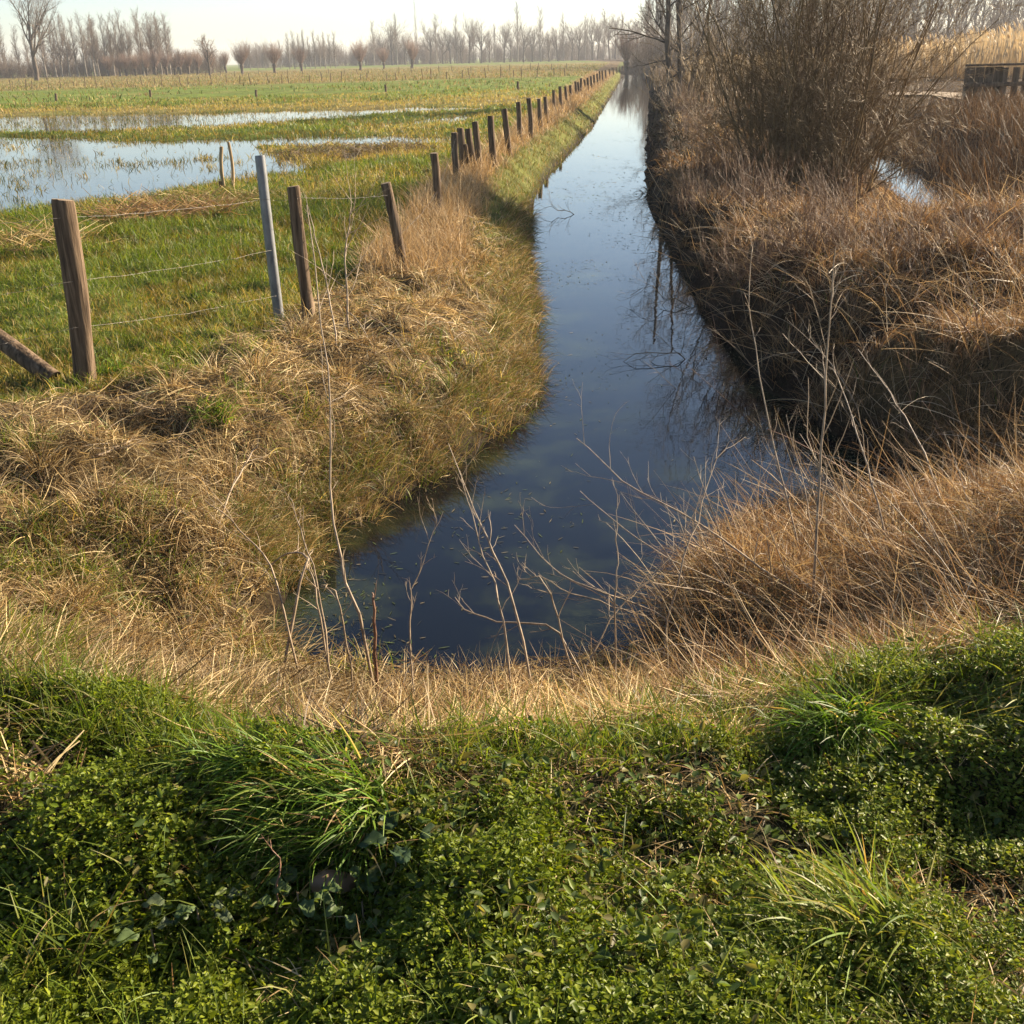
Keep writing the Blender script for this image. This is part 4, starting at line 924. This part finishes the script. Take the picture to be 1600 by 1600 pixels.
# bare alder behind it
b = on(1048, 158, -0.15); g = np.random.default_rng(55)
t3 = np.concatenate([trunkline(9, 9, (-0.06, 0), 0.05, g), trunkline(9.5, 9, (-0.02, 0.01), 0.05, g) + np.array((0.35, 0.1, 0)), trunkline(7, 9, (0.13, 0.02), 0.07, g) + np.array((0.7, 0.2, 0))])
R3 = np.array([0.14, 0.12, 0.10])[:, None] * np.linspace(1, 0.3, 9)[None]
a1 = grow(t3, R3, 22, 0.06, 0.95, 0.16, 0.34, (0.8, 1.35), 0.25, 6, 0.12, 0.4, 0.3, 0.3, g=g)
a2 = grow(*a1, 8, 0.15, 1.0, 0.25, 0.5, (0.4, 0.9), 0.25, 4, 0.15, 0.6, 0.4, minr=0.008, g=g)
a3 = grow(*a2, 4, 0.15, 1.0, 0.3, 0.6, (0.4, 0.9), 0.2, 3, 0.15, 0.7, 0.4, minr=0.006, g=g)
e = tree_root('alder_tree', [('trunk', [(t3, R3, 8)], M_bark), ('crown', [(*a1, 4), (*a2, 3), (*a3, 3)], M_bark)], b)
tag(e, 'bare alder with several upright trunks behind the big right-bank shrub', 'tree')

def shrub_at(px, py, h, n, wid, seed, label, mat=M_shrub, nm='bare_shrub', q=0.6):
    b = on(px, py, -0.15); e = make_bush(seed, h, n, wid, nm, mat, q); e.location = b
    e.scale = (1, 1, 1)
    return tag(e, label, 'shrub')
shrub_at(1050, 140, 1.6, 40, 0.7, 501, 'low dense dark shrub at the foot of the alder by the water')
shrub_at(1120, 165, 2.8, 40, 1.0, 502, 'leafless shrub filling the gap between alder and big shrub')
shrub_at(1340, 190, 2.6, 36, 1.0, 503, 'leafless bush behind the big shrub on its right side')

for i, (px, py, h_, lb) in enumerate([(1085, 215, 1.0, 'reddish bramble tangle low on the bank left of the big shrub'), (1110, 275, 1.0, 'reddish bramble tangle in front of the left foot of the big shrub'), (1060, 175, 1.0, 'small bramble tangle on the bank edge nearest the alder'),
                                      (1175, 330, 0.8, 'low bramble tangle directly below the big shrub'), (1300, 350, 0.7, 'low bramble tangle between big shrub and side ditch'), (1240, 400, 0.6, 'lowest bramble tangle at the top of the dark bank face'), (1150, 300, 0.8, 'bramble tangle at the left foot of the big shrub nearest the water'), (1350, 400, 0.6, 'bramble tangle on the brown grass below the side ditch'),
                                      (1420, 420, 0.5, 'small bramble tangle beside the dark hollow on the right'), (1180, 440, 0.5, 'bramble tangle hanging over the dark bank face'), (1540, 400, 0.6, 'bramble tangle nearest the right photo edge'), (1090, 330, 0.6, 'bramble tangle on the bank face above the shrub reflection')]):
    shrub_at(px, py, h_, 34, 0.35, 520 + i, lb, M_bramble, 'bramble_bush', 0.14)
bs = Batch()
g2 = np.random.default_rng(9)
for px, py, aa in ((1200, 400, 2.9), (1260, 420, 3.0), (1330, 400, 2.8), (1380, 390, 3.1), (1230, 440, 2.6), (1400, 440, 3.3), (1180, 370, 2.5), (1320, 460, 3.0), (1480, 560, 2.7), (1560, 450, 3.2), (1430, 350, 2.2), (1540, 700, 2.9)):
    q = on(px, py, -0.1); n = 26
    x, y = q[0] + 0.3 * g2.normal(size=n), q[1] + 0.3 * g2.normal(size=n)
    blades(bs, np.stack([x, y, H(x, y) + 0.03], 1), g2.uniform(0.25, 0.75, n), g2.uniform(0.003, 0.006, n), aa + 1.0 * g2.normal(size=n), g2.uniform(0.9, 1.5, n), g2.uniform(0.2, 0.9, n), pick([(0.55, 0.43, 0.27), (0.42, 0.31, 0.19), (0.62, 0.50, 0.34)], n), K=7, drape=0.10, prof=(1, 1, 0.9, 0.8, 0.7, 0.5))
tag(bs.build('pale_stalks', M_straw), 'pale broken stalks lying in bundles over the dark right bank', 'dry stalks', kind='stuff')

# ------------------------------------------------------------------ wooden parapet by the track
def box(V, Q, c, s, R=None):
    n = len(V); o = np.array([(i, j, k) for i in (-.5, .5) for j in (-.5, .5) for k in (-.5, .5)]) * np.array(s)
    if R is not None: o = o @ R.T
    V.extend((o + np.array(c)).tolist())
    Q.extend([[n + a for a in f] for f in ((0, 1, 3, 2), (4, 6, 7, 5), (0, 4, 5, 1), (2, 3, 7, 6), (0, 2, 6, 4), (1, 5, 7, 3))])
pb = at(1553, 154, 0.12); pb[2] = float(H(pb[0], pb[1])); e = bpy.data.objects.new('wooden_parapet', None); C.objects.link(e); e.location = pb
Wp, Hp = 1.9, 1.15
def pbox(name, c, s):
    V, Q = [], []; box(V, Q, c, s); o = mesh_quads(name, np.array(V), np.array(Q), M_wood_dark, None, e)
    bm_ = o.modifiers.new('edge', 'BEVEL'); bm_.width = 0.008; bm_.segments = 2
for fx in (-0.47, 0.12, 0.30, 0.47): pbox('post', (fx * Wp, 0, Hp / 2 - 0.05), (0.15, 0.15, Hp))
pbox('top_rail', (0, 0, Hp + 0.035), (Wp * 1.02, 0.2, 0.065))
pbox('middle_rail', (0, -0.10, Hp * 0.55), (Wp, 0.05, 0.12)); pbox('lower_rail', (0, -0.10, Hp * 0.12), (Wp, 0.05, 0.12))
for k in range(4): pbox('board', (-0.41 * Wp + k * 0.285, 0.105, Hp * 0.5), (0.265, 0.04, Hp * 0.96))
tag(e, 'dark wooden parapet of posts, rails and boards beside the track', 'parapet')

# ------------------------------------------------------------------ single dead stems in front
def curve_pts(c, K=14):
    c = np.array(c, float); n = len(c); t = np.linspace(0, n - 1, K); out = []
    for q in t:
        i = min(int(q), n - 2); u = q - i
        p0, p1, p2, p3 = c[max(i - 1, 0)], c[i], c[i + 1], c[min(i + 2, n - 1)]
        out.append(0.5 * (2 * p1 + (p2 - p0) * u + (2 * p0 - 5 * p1 + 4 * p2 - p3) * u * u + (3 * p1 - p0 - 3 * p2 + p3) * u ** 3))
    return np.array(out)
def stem(label, pts, r=0.006, twigs=7, mat=M_stem, tl=(0.10, 0.25), name='dry_shoot', g_='dead stems by the near water'):
    """pts: (px, py, distance) along the stem from the root up"""
    root = on(pts[0][0], pts[0][1], -0.3); ky = 0
    while root[2] < WZ + 0.05 and ky < 25:
        ky += 1; root = on(pts[0][0], pts[0][1] + 10 * ky, -0.3)
    dY = root[1] - pts[0][2]
    c = curve_pts([root - np.array((0, 0, 0.03))] + [atY(p[0], p[1], p[2] + dY) for p in pts[1:]])
    P = c[None] + np.concatenate([np.zeros((1, 1, 3)), 0.004 * rng.normal(size=(1, len(c) - 1, 3))], 1)
    R = r * np.linspace(1, 0.3, P.shape[1])[None]
    L = [(P, R, 6)]
    if twigs:
        b = grow(P, R, twigs, 0.25, 0.97, tl[0], tl[1], (0.4, 0.9), 0.25, 6, 0.13, 0.55, 0.35, minr=0.0012)
        L.append((*b, 4)); b2 = grow(*b, 2, 0.3, 1.0, 0.2, 0.4, (0.4, 0.9), 0.2, 4, 0.15, 0.7, 0.4, minr=0.0010); L.append((*b2, 3))
    o0 = c[0].copy()
    L = [(p - o0, q, s) for p, q, s in L]
    o = tube_obj(name, L, mat); o.location = o0
    return tag(o, label, 'dead stem', g_)
stem('tallest thin dead stem rising on the near bank, up past the fence', [(592, 1010, 3.6), (560, 950, 3.7), (535, 895, 3.8), (518, 790, 3.95), (517, 650, 4.1), (505, 520, 4.25), (478, 320, 4.4)], 0.0075, 5, tl=(0.06, 0.14))
stem('forked pale dead branch standing at the left end of the water', [(440, 1000, 3.7), (470, 900, 3.9), (478, 868, 4.0), (440, 868, 4.1), (405, 905, 4.1)], 0.008, 4, tl=(0.1, 0.25))
stem('short leaning dead stem between the forked branch and the tallest stem', [(520, 1005, 3.6), (495, 930, 3.75), (480, 880, 3.9)], 0.006, 4)
stem('short dead stem bending left beside the broken stalk', [(555, 1000, 3.6), (530, 940, 3.7), (500, 915, 3.8)], 0.005, 3)
stem('broken brown stalk standing short at the near water edge', [(588, 1012, 3.6), (585, 960, 3.65), (580, 925, 3.7)], 0.010, 2, M_stem_red, (0.1, 0.2))
stem('long leaning stem with fine twigs crossing the dark water at centre', [(840, 1030, 3.5), (800, 935, 3.75), (765, 850, 3.95), (735, 780, 4.1), (700, 695, 4.3)], 0.006, 9)
stem('second leaning stem left of the long one crossing the dark water', [(800, 1040, 3.4), (785, 960, 3.6), (760, 880, 3.8), (740, 810, 3.9), (720, 745, 4.0)], 0.005, 7)
stem('curving dead stem sweeping over the water towards the left of centre', [(930, 1020, 3.5), (870, 985, 3.6), (790, 975, 3.7), (730, 955, 3.8), (710, 930, 3.85)], 0.005, 6)
stem('bare upright stem with many side twigs, tallest on the near right', [(1268, 975, 3.7), (1272, 880, 3.75), (1282, 740, 3.85), (1290, 600, 3.95), (1297, 490, 4.0), (1306, 385, 4.05)], 0.0075, 15, M_stem, (0.12, 0.26))
stem('smooth bowed stem rising over the dark water left of the tallest upright', [(1262, 900, 4.4), (1235, 800, 4.6), (1205, 680, 4.8), (1180, 550, 5.0), (1170, 470, 5.1), (1174, 385, 5.2)], 0.006, 5, tl=(0.04, 0.10))
stem('long pale stem arching left over the water above the right straw', [(1290, 945, 3.6), (1180, 880, 3.75), (1080, 810, 3.95), (980, 755, 4.1), (900, 685, 4.3)], 0.006, 9)
stem('slightly lower arching stem below the long pale one over the water', [(1240, 960, 3.5), (1150, 920, 3.6), (1060, 880, 3.7), (980, 830, 3.85), (905, 768, 4.0)], 0.005, 7)
stem('leaning dead stem with bent tip right of the tallest upright', [(1395, 890, 4.2), (1370, 780, 4.4), (1345, 690, 4.6), (1318, 610, 4.8), (1295, 570, 5.0)], 0.006, 9)
stem('thin dead stem slanting from the far right straw towards the dark bank', [(1480, 800, 4.6), (1440, 700, 4.9), (1395, 620, 5.2), (1340, 545, 5.5)], 0.006, 7)
stem('slanting stem crossing low over the right straw to the water', [(1130, 1010, 3.4), (1040, 965, 3.5), (960, 930, 3.6), (880, 900, 3.7), (805, 820, 3.9)], 0.005, 8)
stem('pale thick stem lying along the straw edge at centre right', [(1200, 1020, 3.1), (1110, 1005, 3.15), (1010, 1018, 3.1), (950, 1040, 3.05), (900, 1052, 3.0)], 0.007, 3, tl=(0.1, 0.2))
stem('straight stem leaning right from the low straw over the water', [(1030, 1000, 3.6), (1060, 900, 3.8), (1095, 800, 4.0), (1120, 720, 4.2), (1150, 685, 4.3)], 0.005, 6)
stem('thin upright stem standing in the water edge right of centre', [(960, 1000, 3.6), (962, 930, 3.7), (963, 850, 3.8), (966, 770, 3.9)], 0.0045, 3)
stem('reddish short stem standing among the left foreground weeds', [(425, 1460, 1.75), (435, 1400, 1.8), (440, 1345, 1.82), (420, 1310, 1.84)], 0.0035, 1, M_stem_red, (0.15, 0.3))
stem('bent dry stalk with drooping head in front of the corner post', [(640, 640, 6.3), (590, 560, 6.6), (565, 510, 6.8), (545, 488, 6.9), (540, 510, 6.9)], 0.007, 5)
stem('long dry stalk leaning left across the straw below the corner post', [(690, 640, 6.4), (645, 570, 6.7), (600, 510, 7.0), (575, 490, 7.1)], 0.006, 4)
stem('pale broken stick lying on the left straw slope', [(118, 715, 4.75), (150, 712, 4.8), (180, 700, 4.9), (205, 688, 5.0)], 0.010, 4, tl=(0.3, 0.6))
stem('many-twigged leafless sapling before the green field between two fence posts', [(545, 520, 8.0), (543, 470, 8.1), (540, 400, 8.2), (548, 340, 8.3), (556, 300, 8.3)], 0.010, 12, M_stem, (0.25, 0.5), name='sapling')
stem('slanting sapling shoot left of the many-twigged sapling', [(530, 560, 7.6), (515, 470, 7.8), (495, 380, 8.0), (476, 305, 8.1)], 0.007, 6, M_stem, (0.12, 0.3), name='sapling')
stem('grey dead branch slanting across the left straw above the water', [(330, 850, 4.4), (360, 770, 4.7), (395, 710, 5.0), (402, 698, 5.0)], 0.007, 5)

g2 = np.random.default_rng(5)
for i in range(46):
    px = g2.uniform(1060, 1590); py = g2.uniform(820, 990) if i % 2 else g2.uniform(560, 800)
    b0 = on(px, py, -0.2); Lh = g2.uniform(0.35, 0.95); aa = g2.normal(PI * 0.92, 0.7); tl_ = g2.uniform(0.15, 1.0)
    q = np.zeros((1, 12, 3)); dd = np.array((math.cos(aa) * math.sin(tl_), math.sin(aa) * math.sin(tl_), math.cos(tl_)))
    for k in range(1, 12): dd = unit(dd + 0.05 * g2.normal(size=3) + np.array((math.cos(aa) * 0.02, math.sin(aa) * 0.02, -0.015))); q[0, k] = q[0, k - 1] + dd * Lh / 11
    rr_ = g2.uniform(0.0026, 0.0052) * np.linspace(1, 0.3, 12)[None]
    w1 = grow(q, rr_, 7, 0.2, 0.97, 0.10, 0.28, (0.4, 0.9), 0.15, 6, 0.14, 0.6, 0.4, minr=0.0010, g=g2)
    o = tube_obj('dry_shoot', [(q, rr_, 5), (*w1, 3)], M_stem if i % 4 else M_stem_red); o.location = b0 - np.array((0, 0, 0.02))
    tag(o, 'thin twiggy dry shoot sticking out of the straw on the near right bank', 'dead stem', 'thin shoots of the near right straw')

stem('dead stem lying low across the near water from the right straw', [(1090, 1000, 3.4), (1000, 960, 3.5), (900, 930, 3.6), (840, 895, 3.65)], 0.005, 8)
stem('drooping dead stem with hanging dry leaves at the near water edge', [(905, 1060, 3.2), (870, 960, 3.35), (845, 905, 3.4), (810, 905, 3.45)], 0.005, 8)
stem('long dead stem slanting up right from the near straw over the water', [(880, 1060, 3.2), (960, 960, 3.5), (1040, 880, 3.7), (1100, 770, 3.9)], 0.005, 9)
stem('grey forked dead stem leaning left in the straw at the left end of the water', [(470, 1000, 3.6), (430, 900, 3.8), (380, 830, 4.0), (320, 780, 4.1)], 0.006, 8)
stem('thin dead stem standing in the straw at the near left corner of the water', [(520, 1030, 3.5), (500, 930, 3.7), (470, 830, 3.8), (455, 780, 3.85)], 0.005, 6)
stem('slender dead stem leaning right across the lower dark water', [(650, 1050, 3.3), (640, 960, 3.5), (660, 880, 3.6), (690, 800, 3.7)], 0.004, 8)

# branches fallen into the water
def branch(label, px, py, L, az, seed, h=0.15):
    g = np.random.default_rng(seed); b = at(px, py, WZ)
    P = np.zeros((1, 7, 3)); s = np.linspace(0, 1, 7)
    P[0, :, 0] = L * s * math.cos(az); P[0, :, 1] = L * s * math.sin(az); P[0, :, 2] = -0.05 + h * np.sin(s * 2.4) + 0.03 * g.normal(size=7)
    R = np.linspace(0.007, 0.002, 7)[None]
    b1 = grow(P, R, 9, 0.1, 1.0, 0.25, 0.5, (0.4, 1.0), 0.15, 5, 0.15, 0.6, 0.4, minr=0.0016, g=g); b2 = grow(*b1, 4, 0.2, 1, 0.3, 0.6, (0.4, 0.9), 0.1, 4, 0.15, 0.7, 0.4, minr=0.0012, g=g)
    o = tube_obj('fallen_branch', [(P, R, 5), (*b1, 4), (*b2, 3)], M_shrub); o.location = b
    return tag(o, label, 'branch', 'branches lying in the ditch')
branch('small twiggy branch sticking out of the bright water in mid ditch', 902, 335, 0.7, 2.9, 1, 0.16)
branch('twiggy branch reaching from the right bank over the mid water', 1092, 480, 0.8, 2.7, 2, 0.2)
branch('dark branch lying low in the water under the right bank', 1105, 560, 0.8, 3.2, 3, 0.14)

# ------------------------------------------------------------------ small foreground things
def bigleaf_plant(label, px, py, n, L, col, seed):
    g = np.random.default_rng(seed); c = on(px, py, 0.0); b = Batch()
    th = g.random(n) * 2 * PI; rr = 0.07 * np.sqrt(g.random(n))
    nu, nv = 7, 4
    for i in range(n):
        l = L * (0.7 + 0.5 * g.random()); wd = l * 0.62; pit = g.uniform(-0.1, 0.5)
        d = np.array((math.cos(th[i]) * math.cos(pit), math.sin(th[i]) * math.cos(pit), math.sin(pit))); s = np.array((-math.sin(th[i]), math.cos(th[i]), 0)); nn = np.cross(d, s)
        p0 = np.array((rr[i] * math.cos(th[i]), rr[i] * math.sin(th[i]), 0.055 + 0.05 * g.random())); V = []
        for u in range(nu + 1):
            uu = u / nu; wv = wd * 0.5 * (math.sin(PI * uu ** 0.75) ** 0.8 if 0 < uu < 1 else 0.02) * (1 + 0.10 * (u % 2))
            for v in range(nv + 1):
                vv = v / nv * 2 - 1
                V.append(p0 + d * l * uu + s * wv * vv + nn * (0.18 * l * abs(vv) * (wv / wd) - 0.25 * l * uu * uu + 0.006 * math.sin(9 * uu + 4 * abs(vv))))
        Q = [(u * (nv + 1) + v, u * (nv + 1) + v + 1, (u + 1) * (nv + 1) + v + 1, (u + 1) * (nv + 1) + v) for u in range(nu) for v in range(nv)]
        b.add(np.array(V), np.array(Q), np.tile(np.array(col) * (0.8 + 0.4 * g.random()), (len(V), 1)))
    e = bpy.data.objects.new('nettle_plant', None); C.objects.link(e); e.location = c
    b.build('leaves', M_leaf, e, True)
    P = np.zeros((1, 4, 3)); P[0, :, 2] = np.linspace(-0.02, 0.08, 4); tube_obj('stalk', [(P, np.full((1, 4), 0.002), 5)], M_stem, e)
    return tag(e, label, 'plant', 'broad-leaved plants among the foreground weeds')
NC = (0.12, 0.17, 0.065)
bigleaf_plant('broad crinkled nettle leaves beside the curled brown leaf', 470, 1440, 9, 0.050, NC, 1)
bigleaf_plant('broad-leaved plant right of the nettles, just below the curled brown leaf', 570, 1455, 8, 0.045, NC, 2)
bigleaf_plant('rounded grey-green leaves low on the left of the foreground', 245, 1500, 6, 0.05, NC, 3)
bigleaf_plant('pale hairy leaves above the rounded grey-green ones', 315, 1465, 5, 0.040, (0.13, 0.16, 0.085), 4)
bigleaf_plant('long dark leaves lying right of the largest grass tuft', 620, 1368, 6, 0.065, (0.065, 0.105, 0.05), 5)
bigleaf_plant('dark green leaves under the right straw edge', 1435, 1015, 5, 0.06, (0.06, 0.12, 0.035), 6)
# curled dead leaf
c = on(525, 1412, 0.0); V = []; Q = []
for i in range(9):
    for j in range(7):
        u, v = i / 8, j / 6 - 0.5; wv = 0.030 * math.sin(PI * min(max(u, 0.03), 0.97)) ** 0.7
        a = v * 3.4
        V.append((0.10 * (u - 0.5), wv * math.sin(a) * 1.1, 0.055 + 0.022 * math.cos(a) + 0.010 * math.sin(u * 5)))
Q = [(i * 7 + j, i * 7 + j + 1, (i + 1) * 7 + j + 1, (i + 1) * 7 + j) for i in range(8) for j in range(6)]
o = mesh_quads('dead_leaf', np.array(V), np.array(Q), M_straw, np.tile(np.array((0.26, 0.17, 0.11)), (63, 1)), None, True); o.location = c; o.rotation_euler = (0, 0, 0.35)
tag(o, 'curled brown dead leaf lying among the nettles in the foreground', 'leaf')
# clump of broken straw at the left
def heap(label, px, py, rad, n, Lr, z0=0.0, cols=STRAWS, h=0.05, wd=(0.003, 0.006)):
    c = on(px, py, z0); b = Batch(); th = uni(0, 2 * PI, n); rr = rad * np.sqrt(rng.random(n))
    x, y = c[0] + rr * np.cos(th) * 1.4, c[1] + rr * np.sin(th)
    blades(b, np.stack([x, y, H(x, y) + h * rng.random(n) * (1 - rr / rad)], 1), uni(*Lr, n), uni(*wd, n), uni(0, 2 * PI, n), uni(0.8, 1.5, n), uni(0.0, 0.5, n), pick(cols, n), K=4, drape=h * 0.6, prof=(1, 1, 0.9, 0.6))
    return tag(b.build('straw_heap', M_dry), label, 'straw heap', 'heaps of broken straw')
heap('small heap of broken straw at the left edge of the foreground weeds', 55, 1245, 0.09, 130, (0.08, 0.2), h=0.08)
heap('brown straw heap lying on the green field left of the stakes', 258, 338, 0.7, 700, (0.2, 0.6), -0.3, BROWNS, 0.16, (0.006, 0.012))
heap('long tan straw heap washed up by the pair of stakes', 330, 318, 0.9, 600, (0.15, 0.5), -0.3, STRAWS, 0.12, (0.004, 0.008))
heap('tan straw heap in the field at the left edge behind the split post', 40, 385, 0.6, 420, (0.2, 0.6), -0.3, STRAWS, 0.12, (0.005, 0.010))
heap('dark rough heap of rotting reeds by the flood water', 560, 245, 1.3, 1100, (0.2, 0.5), -0.3, [(0.14, 0.10, 0.06), (0.20, 0.14, 0.075), (0.09, 0.07, 0.04)], 0.16, (0.006, 0.012))
for i, (px, py, s, lb) in enumerate([(1512, 1003, 0.019, 'larger white pebble at the right edge of the foreground weeds'), (1527, 1030, 0.013, 'smaller white pebble below the larger one')]):
    c = on(px, py, 0.0); nu, nv = 10, 8; V = []
    for a in range(nv + 1):
        for b_ in range(nu):
            ph, th = PI * a / nv, 2 * PI * b_ / nu; q = 1 + 0.25 * (float(vnoise(np.array(2 * math.cos(th) + 3 * a * 0.3), np.array(2 * math.sin(th) + i * 9), 6)) - 0.5)
            V.append((s * q * math.sin(ph) * math.cos(th) * 1.2, s * q * math.sin(ph) * math.sin(th), s * 0.7 * q * math.cos(ph)))
    Q = [(a * nu + b_, a * nu + (b_ + 1) % nu, (a + 1) * nu + (b_ + 1) % nu, (a + 1) * nu + b_) for a in range(nv) for b_ in range(nu)]
    o = mesh_quads('pebble', np.array(V), np.array(Q), M_pebble, None, None, True); o.location = c + np.array((0, 0, 0.035)); tag(o, lb, 'pebble', 'white pebbles at the straw edge')

# ------------------------------------------------------------------ winter haze
V, Q = [], []; box(V, Q, (30, 750, 9.5), (1240, 1640, 26))
mh, t, o_ = new_mat('haze_air')
pv = nd(t, 'VolumePrincipled', Density=0.0004); pv.inputs['Color'].default_value = (0.93, 0.95, 1.0, 1); pv.inputs['Anisotropy'].default_value = 0.3
t.links.new(pv.outputs[0], o_.inputs['Volume'])
tag(mesh_quads('haze', np.array(V), np.array(Q), mh), 'thin winter haze lying over the whole meadow', 'haze', kind='stuff')
